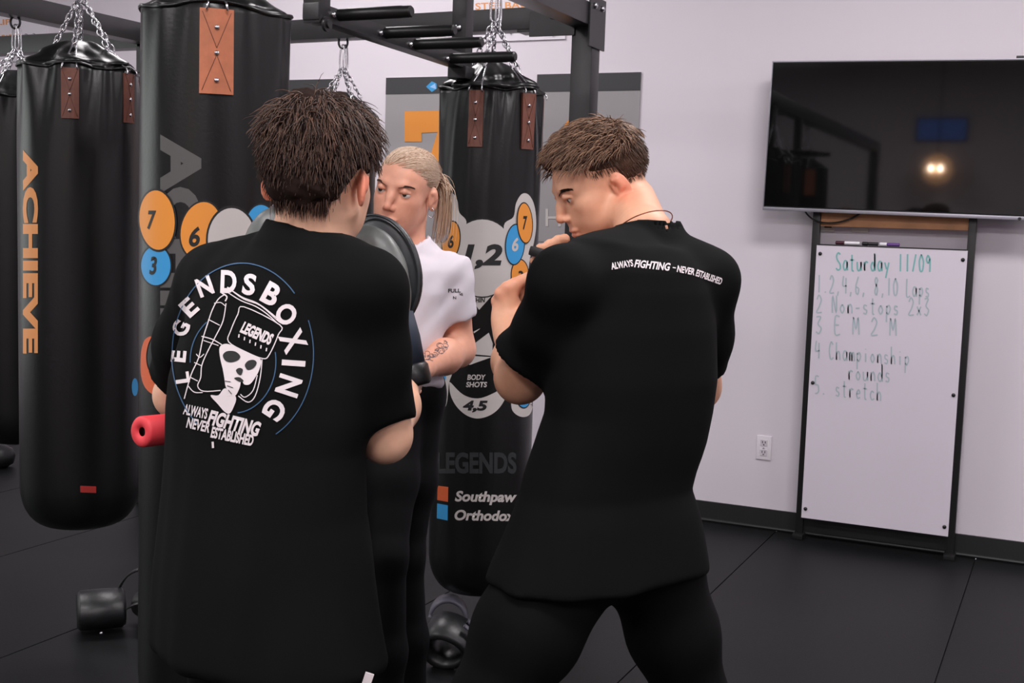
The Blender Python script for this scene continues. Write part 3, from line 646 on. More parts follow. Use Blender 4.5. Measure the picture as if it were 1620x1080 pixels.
# ------------------------------------------------------------------ gear lying on the floor
def arcband(g, c, R0, R1, wd, th, a0, a1, ax, n=18):
    """flat strap bent in an arc; ax=(u,v,w)"""
    u, v, w_ = [np.array(q, float) for q in ax]; V = []; F = []
    for i in range(n):
        t = a0+(a1-a0)*i/(n-1)
        for (r_, o) in ((1, -wd/2), (1, wd/2), (1+th, wd/2), (1+th, -wd/2)):
            V.append(np.array(c)+u*R0*r_*math.cos(t)+v*R1*r_*math.sin(t)+w_*o)
    for i in range(n-1):
        for k in range(4): F.append([i*4+k, i*4+(k+1) % 4, (i+1)*4+(k+1) % 4, (i+1)*4+k])
    F.append([0, 1, 2, 3]); F.append([(n-1)*4+k for k in (3, 2, 1, 0)])
    g.add(V, F)
m_gear = mat('padded_vinyl', srgb(20, 21, 23), 0.4, bump=(60, 0.25, 0.003))
m_gearl = mat('grey_vinyl', srgb(92, 90, 102), 0.4, bump=(60, 0.2, 0.002))
def pad_roll(c, axis, R, L, th, m, name, par):
    axis = nrm(axis); u = nrm(np.cross(axis, UZ)); v = np.cross(u, axis); g = G(); n = 40; V = []; F = []
    prof = [(R-th, -L/2+0.01), (R-th*0.5, -L/2), (R, -L/2+0.012), (R*1.03, 0), (R, L/2-0.012), (R-th*0.5, L/2), (R-th, L/2-0.01), (R-th, 0)]
    for (r_, z) in prof:
        for k in range(n):
            t = 2*math.pi*k/n; w_ = 1+0.05*math.cos(3*t); V.append(np.array(c)+axis*z+(u*math.cos(t)+v*math.sin(t)*0.9)*r_*w_)
    for i in range(len(prof)):
        j = (i+1) % len(prof)
        for k in range(n): F.append([i*n+k, i*n+(k+1) % n, j*n+(k+1) % n, j*n+k])
    return mobj(name, V, F, m, par)
p = hit(160, 996, 2, 0.0)
gr = empty('padded_gear', (p[0], p[1], 0), 'black padded strap-on boxing gear lying on the mat below the ACHIEVE bag', 'boxing gear', 'padded gear on the floor')
ax = RH*0.9+VH*0.35
pad_roll(p+UZ*0.072, ax, 0.075, 0.16, 0.022, m_gear, 'padded_cuff', gr)
pad_roll(p+UZ*0.064+RH*0.17+VH*0.10, RH*0.8-VH*0.5, 0.066, 0.15, 0.02, m_gear, 'padded_cuff', gr)
g = G(); arcband(g, p+RH*0.13+VH*0.06+UZ*0.05, 0.10, 0.15, 0.03, 0.05, 0.25, 2.9, (RH, UZ, VH)); g.obj('strap', m_gear, gr, smooth=True)
g = G(); arcband(g, p+RH*0.15-VH*0.02+UZ*0.04, 0.07, 0.065, 0.028, 0.06, 0.3, 2.8, (RH, UZ, VH)); g.obj('strap', m_gear, gr, smooth=True)
bolt(p+RH*0.03-VH*0.082+UZ*0.02, -VH, gr, 0.006)
p = hit(708, 1058, 2, 0.0)
gr = empty('padded_gear', (p[0], p[1], 0), 'black and grey padded headgear lying on the mat beneath the boxer-figure bag', 'boxing gear', 'padded gear on the floor')
pad_roll(p+UZ*0.085+VH*0.03, VH*0.8+UZ*0.35+RH*0.2, 0.085, 0.13, 0.03, m_gear, 'padded_shell', gr)
g = G(); arcband(g, p+UZ*0.085-VH*0.03, 0.090, 0.082, 0.022, 0.10, -0.5, 1.0, (RH, UZ, VH)); g.obj('cheek_pad', m_gearl, gr, smooth=True)
g = G(); arcband(g, p+UZ*0.085+VH*0.035, 0.092, 0.084, 0.03, 0.08, -1.0, 0.9, (RH, UZ, VH)); g.obj('strap', m_gearl, gr, smooth=True)
g = G(); arcband(g, p+UZ*0.12+VH*0.16-RH*0.01, 0.055, 0.06, 0.07, 0.2, -0.2, 3.0, (RH, UZ, VH)); g.obj('brow_pad', m_gearl, gr, smooth=True)
p = hit(-4, 738, 2, 0.0)
gg = G(); gg.lathe([(0.0, 0.0), (0.05, 0.0), (0.085, 0.02), (0.095, 0.06), (0.08, 0.10), (0.04, 0.125), (0.0, 0.13)], p, 28)  # dark rounded weight resting on the floor
tag(gg.obj('rounded_weight', m_gear, None, smooth=True), 'dark rounded weight on the floor at the left picture edge', 'weight')

# warm pendant and blue panel standing in for a window at the far end of the room, seen only in the television glass
rl = ray(1483, 268); q = CP+rl*((YT-0.0005-CP[1])/rl[1]); rd = rl*np.array([1, -1, 1]); p = q+rd*((-4.6-q[1])/rd[1])
pl_ = empty('pendant_lamp', (p[0], p[1], p[2]-0.12), 'warm glowing globe lamp with two bulbs at the far end, mirrored in the television', 'lamp')
G().lathe([(0.02, 0.19), (0.1, 0.165), (0.165, 0.1), (0.19, 0.0), (0.165, -0.1), (0.1, -0.165), (0.02, -0.19)], p, 28).obj('globe', mat('amber_globe', srgb(230, 170, 110), 0.5, emit=(1, 0.5, 0.25, 1), estr=1.2), pl_, smooth=True)
for s in (-1, 1): G().lathe([(0.004, 0.045), (0.026, 0.02), (0.03, 0), (0.026, -0.02), (0.004, -0.04)], p+np.array([s*0.055, 0.215, 0]), 16).obj('bulb', mat('bulb_glow', (1, 0.9, 0.8, 1), 0.5, emit=(1, 0.8, 0.6, 1), estr=60), pl_, smooth=True)
G().tube([p+UZ*0.1, (p[0], p[1], CEIL)], 0.008, 8).obj('cord', m_plastic, pl_)
rl = ray(1490, 205); q = CP+rl*((YT-CP[1])/rl[1]); rd = rl*np.array([1, -1, 1]); p = q+rd*((Y0+0.03-q[1])/rd[1])
bs = empty('lit_panel', (p[0], Y0+0.02, p[2]-0.13), 'blue lit panel standing in for a window at the far end, mirrored in the television', 'screen')
G().box((p[0], Y0+0.02, p[2]), (0.62, 0.03, 0.30), bev=0.004).obj('frame', m_plastic, bs)
G().box((p[0], Y0+0.037, p[2]), (0.58, 0.006, 0.26)).obj('glow_face', mat('blue_window_glow', (0.02, 0.05, 0.2, 1), 0.4, emit=(0.16, 0.32, 1, 1), estr=0.5), bs)  # glowing blue face added for the window reflection in the television

# ------------------------------------------------------------------ implicit modelling kit for the people
def smin(a, b, k):
    h = np.clip(0.5+0.5*(b-a)/k, 0, 1); return b+(a-b)*h-k*h*(1-h)
def smax(a, b, k): return -smin(-a, -b, k)
def s_cap(P, a, b, ra, rb):
    a = np.asarray(a, float); b = np.asarray(b, float); d = b-a; t = np.clip(((P-a)@d)/(d@d), 0, 1)
    q = P-a-t[:, None]*d; return np.sqrt((q*q).sum(1))-(ra+(rb-ra)*t)
def s_ell(P, c, r, R=None):
    q = P-np.asarray(c, float)
    if R is not None: q = q@R
    r = np.asarray(r, float); k0 = np.sqrt(((q/r)**2).sum(1)); k1 = np.sqrt(((q/(r*r))**2).sum(1))+1e-9
    return k0*(k0-1)/k1
def s_chain(P, pts, rs, k=0.02):
    d = None
    for i in range(len(pts)-1):
        c = s_cap(P, pts[i], pts[i+1], rs[i], rs[i+1]); d = c if d is None else smin(d, c, k)
    return d
def s_loft(P, rings, e1, e2, n=2.4, cap=0.02):
    """rings: (z, cx, cy, a, b) ascending z; e1/e2 horizontal axes"""
    Rg = np.array(sorted(rings), float); z = np.clip(P[:, 2], Rg[0, 0], Rg[-1, 0])
    ip = lambda k: np.interp(z, Rg[:, 0], Rg[:, k])
    q = P[:, :2]-np.stack([ip(1), ip(2)], 1); a = ip(3); b = ip(4)
    u = np.abs(q@np.asarray(e1)[:2])/a; v = np.abs(q@np.asarray(e2)[:2])/b
    k = (u**n+v**n)**(1/n)+1e-9; d = (k-1)*np.minimum(a, b)*0.95
    dz = np.maximum(Rg[0, 0]-P[:, 2], P[:, 2]-Rg[-1, 0]); return smax(d, dz, cap)
def surfnet(f, lo, hi, h):
    lo = np.asarray(lo, float); hi = np.asarray(hi, float); n = np.ceil((hi-lo)/h).astype(int)+1
    ax = [lo[i]+h*np.arange(n[i]) for i in range(3)]
    Bk = 6; nb = np.ceil(n/Bk).astype(int)      # coarse blocks first, then only the blocks near the surface
    cs = [lo[i]+h*(np.arange(nb[i])*Bk+(Bk-1)/2) for i in range(3)]
    X, Y, Z = np.meshgrid(*cs, indexing='ij'); Dc = f(np.stack([X.ravel(), Y.ravel(), Z.ravel()], 1)).reshape(X.shape)
    act = np.abs(Dc) < h*Bk*1.5+0.006
    rep = lambda A_: A_.repeat(Bk, 0).repeat(Bk, 1).repeat(Bk, 2)[:n[0], :n[1], :n[2]]
    D = rep(Dc).copy(); idx3 = np.argwhere(rep(act))
    for i in range(0, len(idx3), 300000):
        q = idx3[i:i+300000]; D[tuple(q.T)] = f(lo+h*q)
    s = D < 0
    acc = np.zeros(tuple(n-1)+(3,)); cnt = np.zeros(tuple(n-1))
    I = np.indices(D.shape).transpose(1, 2, 3, 0).astype(float)
    for axn in range(3):
        sl0 = [slice(None)]*3; sl1 = [slice(None)]*3; sl0[axn] = slice(0, -1); sl1[axn] = slice(1, None)
        a, b = D[tuple(sl0)], D[tuple(sl1)]; cr = (a < 0) != (b < 0)
        t = np.where(cr, a/np.where(cr, a-b, 1), 0); P = I[tuple(sl0)].copy(); P[..., axn] += t
        o = [i for i in range(3) if i != axn]
        for d0 in (0, 1):
            for d1 in (0, 1):
                src = [slice(None)]*3; dst = [slice(None)]*3
                for oo, dd in zip(o, (d0, d1)):
                    m_ = n[oo]
                    src[oo] = slice(dd, m_-1+dd)
                    dst[oo] = slice(0, m_-1)
                src[axn] = slice(0, n[axn]-1); dst[axn] = slice(0, n[axn]-1)
                c = cr[tuple(src)]; acc[tuple(dst)] += np.where(c[..., None], P[tuple(src)], 0); cnt[tuple(dst)] += c
    m_ = cnt > 0; idx = -np.ones(cnt.shape, int); idx[m_] = np.arange(m_.sum())
    V = lo+h*(acc[m_]/cnt[m_][:, None]); F = []
    for axn in range(3):
        u, v = (axn+1) % 3, (axn+2) % 3
        sl0 = [slice(1, -1)]*3; sl1 = [slice(1, -1)]*3; sl0[axn] = slice(0, -1); sl1[axn] = slice(1, None)
        a, b = s[tuple(sl0)], s[tuple(sl1)]; cr = np.argwhere(a != b)
        if not len(cr): continue
        fl_ = a[tuple(cr.T)]; off = np.ones(3, int); off[axn] = 0; c = cr+off
        du = np.zeros(3, int); dv = np.zeros(3, int); du[u] = 1; dv[v] = 1
        q = np.stack([idx[tuple((c-du-dv).T)], idx[tuple((c-dv).T)], idx[tuple(c.T)], idx[tuple((c-du).T)]], 1)
        q[~fl_] = q[~fl_][:, ::-1]; F.append(q)
    return V, np.concatenate(F)
def relax(V, F, it=2, lam=0.5):
    E = np.concatenate([F[:, [0, 1]], F[:, [1, 2]], F[:, [2, 3]], F[:, [3, 0]]])
    for _ in range(it):
        A = np.zeros_like(V); n = np.zeros(len(V))
        np.add.at(A, E[:, 0], V[E[:, 1]]); np.add.at(A, E[:, 1], V[E[:, 0]]); np.add.at(n, E[:, 0], 1); np.add.at(n, E[:, 1], 1)
        V = V+lam*(A/np.maximum(n, 1)[:, None]-V)
    return V
def joinmesh(parts):
    V = []; F = []; n = 0; C = []
    for p in parts:
        V.append(p[0]); F.append(np.asarray(p[1])+n); n += len(p[0])
        if len(p) > 2: C.append(p[2])
    return np.concatenate(V), np.concatenate(F), (np.concatenate(C) if C else None)
def bbox(pts, pad): P = np.array(pts); return P.min(0)-pad, P.max(0)+pad
def vnoise(P, sc, seed=0):
    """cheap smooth pseudo noise, -1..1"""
    r = np.random.default_rng(seed); o = 0
    for i in range(5):
        k = r.normal(size=3)*sc*(1+0.5*i); o = o+np.sin(P@k+r.uniform(0, 6.28))/(1+0.4*i)
    return o/2.5

# ---- head: x = person's right, y = face, z = up, origin between the eyes' level at skull centre
def warpF(P):
    P = P*1.02; x = np.abs(P[:, 0]); Q = P.copy(); Q[:, 0] = np.sign(P[:, 0])*(x+0.35*np.maximum(x-0.035, 0)); Q[:, 2] = P[:, 2]+0.2*np.maximum(P[:, 2]-0.02, 0); return Q
def unwarpF(V):
    x = np.abs(V[:, 0]); Q = V.copy(); Q[:, 0] = np.sign(V[:, 0])*np.where(x < 0.035, x, (x+0.35*0.035)/1.35); Q[:, 2] = np.where(V[:, 2] < 0.02, V[:, 2], (V[:, 2]+0.004)/1.2); return Q/1.02
def head_sdf(P, fem=False, neck=None):
    P0 = P
    if fem: P = warpF(P)
    Q = P.copy(); Q[:, 0] = np.abs(Q[:, 0]); k = 0.93 if fem else 1.0
    d = s_ell(P, (0, -0.012, 0.036), (0.0755, 0.098, 0.080))
    d = smin(d, s_ell(P, (0, 0.032, 0.004), (0.063, 0.060, 0.078)), 0.03)
    d = smin(d, s_ell(P, (0, 0.024, -0.055), (0.0565*k, 0.063, 0.056)), 0.03)
    d = smin(d, s_ell(Q, (0.043, 0.050, -0.024), (0.022, 0.026, 0.022)), 0.022)                 # cheekbones
    d = smin(d, s_ell(P, (0, 0.062, -0.054), (0.034, 0.032, 0.034)), 0.022)                     # mouth mound
    d = smin(d, s_cap(Q, (0.056*k, -0.002, -0.050), (0.018, 0.070, -0.097), 0.014, 0.014), 0.022)   # jaw line
    d = smin(d, s_ell(P, (0, 0.079, -0.102), (0.020*k, 0.015, 0.0155)), 0.016)                  # chin
    d = smin(d, s_chain(Q, [(0.0, 0.084, 0.013), (0.022, 0.083, 0.018), (0.044, 0.066, 0.014)], [0.008 if fem else 0.0105]*3), 0.014)   # brow
    d = smax(d, -s_ell(Q, (0.032, 0.098, -0.001), (0.017, 0.017, 0.0125)), 0.014)              # eye sockets
    d = smin(d, s_chain(P, [(0, 0.083, 0.012), (0, 0.097, -0.012), (0, 0.108, -0.032)], [0.0065 if fem else 0.0075, 0.0068 if fem else 0.0078, 0.0076 if fem else 0.0098]), 0.010)      # nose
    d = smin(d, s_ell(P, (0, 0.107, -0.036), (0.0088 if fem else 0.0105, 0.0105, 0.0080)), 0.006)
    d = smin(d, s_ell(Q, (0.0105 if fem else 0.0125, 0.096, -0.040), (0.0060 if fem else 0.0075, 0.0105, 0.0068)), 0.005)
    d = smax(d, -s_ell(Q, (0.0065, 0.103, -0.0475), (0.0035, 0.006, 0.004)), 0.003)             # nostrils
    d = smin(d, s_ell(Q, (0.036, 0.046, -0.056), (0.024, 0.028, 0.030)), 0.02)
    # lips
    d = smin(d, s_ell(P, (0, 0.0915, -0.0675), (0.0235, 0.0085, 0.0058)), 0.006)
    d = smin(d, s_ell(P, (0, 0.0900, -0.0775), (0.0200, 0.0090, 0.0066)), 0.006)
    d = smax(d, -s_ell(P, (0, 0.1015, -0.0722), (0.026, 0.0085, 0.0014)), 0.003)
    # eyelids around the eyeball, opened by an almond slit
    lid = s_ell(Q, (0.032, 0.0745, -0.001), (0.0150, 0.0142, 0.0132))
    d = smin(d, lid, 0.005)
    slit = np.maximum(s_ell(Q, (0.0325, 0.091, -0.0012), (0.0140, 0.0125, 0.0068 if fem else 0.0058)), -(Q[:, 1]-0.0782))
    d = smax(d, -slit, 0.0012)
    d = smin(d, s_chain(Q, [(0.019, 0.0868, 0.0035), (0.032, 0.0905, 0.0066), (0.0455, 0.0820, 0.0030)], [0.0016]*3), 0.003)   # lid fold
    # ears
    Re = Rax((0, 0, 1), 30)@Rax((1, 0, 0), -12)
    e = s_ell(Q, (0.081, -0.015, -0.014), (0.0070, 0.0190, 0.0320), Re)
    e = smax(e, -s_ell(Q, (0.0885, -0.010, -0.012), (0.0062, 0.0125, 0.0215), Re), 0.004)
    e = smin(e, s_chain(Q, [(0.0800, -0.003, 0.003), (0.0835, -0.013, 0.001), (0.0845, -0.018, -0.014), (0.080, -0.006, -0.027)], [0.0028]*4), 0.004)
    if neck is not None: d = smin(d, neck(P0), 0.03)
    return smin(d, e, 0.005)
def eyes(Mh, org_parent, iris, look=(0, 1, 0), k=(1, 1, 1)):
    R, c = Mh
    for s in (-1, 1):
        cc = c+R@(np.array([s*0.032, 0.0762, -0.001])/np.array(k)); f = nrm(R@np.array(look, float)); Rr = frame(f); Rr = np.stack([Rr[:, 0], Rr[:, 2], Rr[:, 1]], 1)
        a = np.linspace(0, math.pi, 16); prof = [(0.0122*math.sin(t)+1e-5, -0.0122*math.cos(t)) for t in a]
        o = G().lathe(prof, cc, 20, Rr).obj('eyeball', mat('eye_white', srgb(222, 214, 208), 0.2, spec=0.6), org_parent, smooth=True)
        G().lathe([(0.0059, 0.0107), (0.0045, 0.0117), (0.0026, 0.0122)], cc, 20, Rr).obj('iris', iris, o, smooth=True)
        G().lathe([(0.0027, 0.01225), (0.001, 0.0126)], cc, 14, Rr).obj('pupil', mat('pupil_black', srgb(8, 8, 8), 0.1, spec=0.8), o, smooth=True)
def strands(roots, dirs, nseg, lens, gravity, rad, curl=0.0, keep=None, seed=3, flow=None, taper=0.25, sides=3):
    """roots, dirs in head space; returns V, F of thin tapered hairs"""
    r = np.random.default_rng(seed); n = len(roots); P = roots.copy(); D = dirs.copy(); pts = [P.copy()]
    ph = r.uniform(0, 6.28, n); cx_ = r.normal(size=(n, 3))
    st = (lens/nseg)[:, None]
    for i in range(nseg):
        D = D+np.asarray(gravity)*(1.0/nseg)
        if flow is not None: D = D+flow(P)/nseg
        if curl: D = D+curl*cx_*np.sin(ph+i*1.9)[:, None]/nseg**0.5
        D /= np.linalg.norm(D, axis=1, keepdims=True); P = P+D*st
        if keep is not None: P = keep(P)
        pts.append(P.copy())
    A = np.stack(pts, 1); T = np.gradient(A, axis=1); T /= np.linalg.norm(T, axis=2, keepdims=True)+1e-9
    up = np.where(np.abs(T[..., 2:3]) < 0.9, np.array([0, 0, 1.0]), np.array([1.0, 0, 0])); U = np.cross(T, up); U /= np.linalg.norm(U, axis=2, keepdims=True)+1e-9; Vv = np.cross(T, U)
    m_ = nseg+1; rr = (rad*(1-(1-taper)*np.linspace(0, 1, m_)**1.5))[None, :, None]
    if np.ndim(rad) == 0: pass
    ring = [A+rr*(U*math.cos(2*math.pi*k/sides)+Vv*math.sin(2*math.pi*k/sides)) for k in range(sides)]
    V = np.stack(ring, 2).reshape(-1, 3)      # strand, point, side
    base = (np.arange(n)*m_*sides)[:, None, None]; ii = (np.arange(nseg)*sides)[None, :, None]; kk = np.arange(sides)[None, None, :]; k2 = (np.arange(sides)+1) % sides; k2 = k2[None, None, :]
    F = np.stack([base+ii+kk, base+ii+k2, base+ii+sides+k2, base+ii+sides+kk], -1).reshape(-1, 4)
    return V, F
def cranium_push(off):
    c = np.array([0, -0.012, 0.036]); r = np.array([0.0755, 0.098, 0.080])+off
    def f(P):
        q = (P-c)/r; k = np.sqrt((q*q).sum(1)); m_ = k < 1; P = P.copy(); P[m_] = c+(P[m_]-c)/k[m_][:, None]; return P
    return f
def sample_scalp(n, mask, seed=1, off=0.0):
    """points on the cranium ellipsoid where mask(p) holds"""
    r = np.random.default_rng(seed); out = []
    c = np.array([0, -0.012, 0.036]); rad = np.array([0.0755, 0.098, 0.080])+off
    tot = 0
    while tot < n:
        d = r.normal(size=(n*3, 3)); d /= np.linalg.norm(d, axis=1, keepdims=True); P = c+d*rad; m_ = mask(P); out.append(P[m_]); tot += m_.sum()
    P = np.concatenate(out)[:n]; N = (P-c)/(rad**2); N /= np.linalg.norm(N, axis=1, keepdims=True); return P, N
def tform(V, Mh): return V@Mh[0].T+Mh[1]
def skin_tint(V, base, fem=False, earred=0.5):
    """natural colouring of a face in head space: lips, ears, cheeks, nose; strong earred paints light glowing through the ears"""
    C = np.tile(np.array(base[:3]), (len(V), 1)); Q = np.abs(V[:, 0])
    def mixin(w_, col): C[:] = C*(1-w_[:, None])+np.array(col[:3])*w_[:, None]
    b = np.array(base[:3])
    lip = np.exp(-((V[:, 0]/0.023)**4+((V[:, 2]+0.0722)/0.0095)**4))*(V[:, 1] > 0.078)
    mixin(np.clip(lip, 0, 1)*0.75, b*np.array([0.82, 0.50, 0.52]))
    ear = np.clip((Q-0.073)/0.006, 0, 1)*np.exp(-((V[:, 2]+0.014)/0.035)**4-((V[:, 1]+0.018)/0.026)**4); mixin(ear*earred, b*np.array([1.0, 0.48, 0.42]))
    ck = np.exp(-(((Q-0.045)/0.022)**2+((V[:, 2]+0.035)/0.02)**2))*(V[:, 1] > 0.02); mixin(ck*0.16, b*np.array([1.02, 0.72, 0.68]))
    ns = np.exp(-((V[:, 0]/0.016)**2+((V[:, 2]+0.036)/0.014)**2))*(V[:, 1] > 0.09); mixin(ns*0.4, b*np.array([1.0, 0.7, 0.65]))
    eye_ = np.exp(-(((Q-0.032)/0.02)**2+((V[:, 2])/0.011)**2))*(V[:, 1] > 0.05); mixin(eye_*0.25, b*np.array([0.72, 0.58, 0.58]))
    return C
def build_head(Mh, base, fem=False, neckpts=None, neckr=(0.058, 0.062), h=0.0024, earred=0.5):
    R, c = Mh; nk = None
    if neckpts is not None:
        npl = [R.T@(np.asarray(p)-c) for p in neckpts]
        nk = lambda P: s_chain(P, npl, neckr, 0.02)
    lo, hi = np.array([-0.105, -0.13, -0.135]), np.array([0.105, 0.135, 0.13])
    if nk is not None: lo = np.minimum(lo, np.min(npl, 0)-0.075); hi = np.maximum(hi, np.max(npl, 0)+0.07)
    V, F = surfnet(lambda P: head_sdf(P, fem, nk), lo, hi, h); V = relax(V, F, 1, 0.35)
    return tform(V, Mh), F, skin_tint(V, base, fem, earred)
def finger(P, k, dirs, lens, r0, r1):
    pts = [np.asarray(k, float)]
    for d, l in zip(dirs, lens): pts.append(pts[-1]+nrm(d)*l)
    rs = np.linspace(r0, r1, len(pts)); return s_chain(P, pts, rs, 0.004), pts

# ------------------------------------------------------------------ people: materials
m_skin = mat('skin', srgb(210, 160, 138), 0.5, attr='tint', noise=(45, 0.05), bump=(260, 0.12, 0.0008), sss=0.12, spec=0.4)
m_hair = mat('hair', srgb(50, 35, 28), 0.5, attr='tint', spec=0.35)
m_hcap = mat('hair_base', srgb(50, 35, 28), 0.85, attr='tint', spec=0.08)
m_black = mat('black_cotton', srgb(12, 13, 13), 0.85, noise=(7, 0.08), bump=(420, 0.15, 0.0006), spec=0.1)
m_trous = mat('black_jersey', srgb(10, 10, 11), 0.8, noise=(7, 0.1), bump=(300, 0.15, 0.0006), spec=0.1)
m_wcot = mat('white_cotton', srgb(218, 212, 220), 0.85, noise=(9, 0.03), bump=(420, 0.15, 0.0006), spec=0.25)
m_legg = mat('black_leggings', srgb(9, 9, 11), 0.7, spec=0.12)
m_shoe = mat('black_shoe', srgb(22, 22, 23), 0.5)
m_sole = mat('white_sole', srgb(200, 200, 200), 0.6)
m_mitt = mat('worn_mitt_leather', srgb(98, 101, 99), 0.4, noise=(14, 0.45), bump=(60, 0.2, 0.002), spec=0.5)
m_mittd = mat('mitt_rim_leather', srgb(44, 47, 50), 0.4, bump=(80, 0.2, 0.002), spec=0.5)
m_cuff = mat('navy_cuff', srgb(34, 44, 60), 0.7, bump=(200, 0.2, 0.001))
T_white = mat('shirt_print_white', srgb(215, 205, 207), 0.7)
T_blue = mat('shirt_print_blue', srgb(48, 84, 118), 0.7)
T_black = mat('shirt_print_black', srgb(28, 26, 28), 0.7)

def ringset(rows, ratio, psi):
    out = []
    for py, xl, xr, d in rows:
        c = W((xl+xr)/2, py, d); hw = (xr-xl)/2*d/FPX; a = hw/math.sqrt(math.cos(psi)**2+(ratio*math.sin(psi))**2); out.append((c[2], c[0], c[1], a, a*ratio))
    return out
def sleeve(P, pts, rs, hem, axis, hemr, k=0.03):
    d = s_chain(P, pts, rs, k); axis = nrm(axis); d = smax(d, (P-hem)@axis, 0.006)
    return smax(d, -s_cap(P, hem+axis*0.035, hem+axis*0.08, hemr-0.009, hemr-0.009), 0.003)
def neckline(P, d, c, n, R, npts):
    """open the shirt for the neck and roll a ribbed collar round it"""
    n = nrm(n); q = P-c; hgt = q@n; rad = np.sqrt(np.maximum((q*q).sum(1)-hgt*hgt, 0))
    col = np.maximum(np.maximum(rad-(R+0.0115), hgt-0.004), -0.06-hgt)
    d = smin(d, col, 0.016)
    d = smax(d, np.where(rad < 0.16, hgt-0.006-2.2*np.maximum(rad-R-0.012, 0), -1.0), 0.004)
    return smax(d, -np.maximum(rad-R, -hgt-0.022), 0.003)
def cloth(name, f, lo, hi, h, m, parent, it=1, wr=0.003, wsc=16, seed=0, dirn=(1, 1, 0.35)):
    dv = np.array(dirn)
    g = lambda P: f(P)+wr*vnoise(P*dv, wsc, seed)
    V, F = surfnet(g, lo, hi, h); V = relax(V, F, it, 0.4); return mobj(name, V, F, m, parent)
def shoe(c, fwd, parent, z=0.0):
    fwd = nrm(np.array([fwd[0], fwd[1], 0])); c = np.array([c[0], c[1], 0.0])
    def f(P):
        d = s_chain(P, [c-fwd*0.06+UZ*0.05, c+fwd*0.06+UZ*0.048, c+fwd*0.15+UZ*0.035], [0.042, 0.045, 0.036], 0.02)
        d = smin(d, s_cap(P, c-fwd*0.05+UZ*0.06, c-fwd*0.05+UZ*0.11, 0.045, 0.047), 0.02); return smax(d, 0.012-P[:, 2], 0.006)
    V, F = surfnet(f, c-np.array([0.27, 0.27, 0.01]), c+np.array([0.27, 0.27, 0.18]), 0.008); o = mobj('shoe', V, F, m_shoe, parent)
    def f2(P): return np.maximum(s_chain(P, [c-fwd*0.06+UZ*0.03, c+fwd*0.06+UZ*0.03, c+fwd*0.15+UZ*0.03], [0.046, 0.05, 0.04], 0.02), np.abs(P[:, 2]-0.0135)-0.0125)
    V, F = surfnet(f2, c-np.array([0.27, 0.27, 0.01]), c+np.array([0.27, 0.27, 0.06]), 0.006); mobj('sole', V, F, m_sole, o)
def arm_skin(pts, rs, base, h=0.005, extra=None, k=0.025):
    f = (lambda P: s_chain(P, pts, rs, k)) if extra is None else (lambda P: extra(P, s_chain(P, pts, rs, k)))
    lo, hi = bbox(pts, max(rs)+0.06 if extra is None else 0.14)
    V, F = surfnet(f, lo, hi, h); V = relax(V, F, 1, 0.4); C = np.tile(np.array(base[:3]), (len(V), 1)); return V, F, C
def collar_ring(ctr, up, f, r, m, parent, tr=0.006, name='collar', tilt=None):
    up = nrm(up); u = nrm(np.cross(up, f)); v = np.cross(u, up)
    P = [ctr+r*(u*math.cos(t)*1.0+v*math.sin(t)*1.08) for t in np.linspace(0, 2*math.pi, 40, endpoint=False)]
    return G().tube(P, tr, 8, closed=True).obj(name, m, parent, smooth=True)
def hairobj(parts, Mh, parent, name='hair', m=None):
    """parts: (V, F, colours) in head space"""
    if parts[0][1].shape[0] and name == 'hair':
        V, F, C = joinmesh(parts[:1]); mobj('hair_base', tform(V, Mh), F, m_hcap, parent, attr=C); parts = parts[1:]
    V, F, C = joinmesh(parts); return mobj(name, tform(V, Mh), F, m or m_hair, parent, attr=C)
def strand_cols(n, per, c0, c1, seed, dark=0.5):
    r = np.random.default_rng(seed); t = r.uniform(0, 1, n)[:, None]; c = np.array(c0[:3])*(1-t)+np.array(c1[:3])*t; return np.repeat(c, per, 0)
def add_strands(parts, roots, dirs, nseg, lens, grav, rad, c0, c1, seed=3, **kw):
    V, F = strands(roots, dirs, nseg, lens, np.array(grav, float), rad, seed=seed, **kw)
    parts.append((V, F, strand_cols(len(roots), (nseg+1)*kw.get('sides', 3), c0, c1, seed)))
def cap_mesh(f, col, h=0.003, lo=(-0.13, -0.16, -0.1), hi=(0.13, 0.15, 0.17)):
    V, F = surfnet(f, lo, hi, h); V = relax(V, F, 1, 0.4); return V, F, np.tile(np.array(col[:3]), (len(V), 1))
def brows(parts, c0, c1, seed, th=1.0, n=90, dy=0.0):
    r = np.random.default_rng(seed)
    for s in (-1, 1):
        t = r.uniform(0, 1, n); P = np.stack([s*(0.014+0.034*t), 0.0935+dy-0.020*t**2.2, 0.0145+0.006*np.sin(t*2.4)+r.uniform(-0.0028, 0.0028, n)*th*(1-0.5*t)], 1)
        D = np.stack([s*np.ones(n), -0.35*np.ones(n)*t, 0.35-0.6*t], 1); D /= np.linalg.norm(D, axis=1, keepdims=True)
        add_strands(parts, P, D, 3, np.full(n, 0.010), (0, 0, 0), 0.0008, c0, c1, seed)

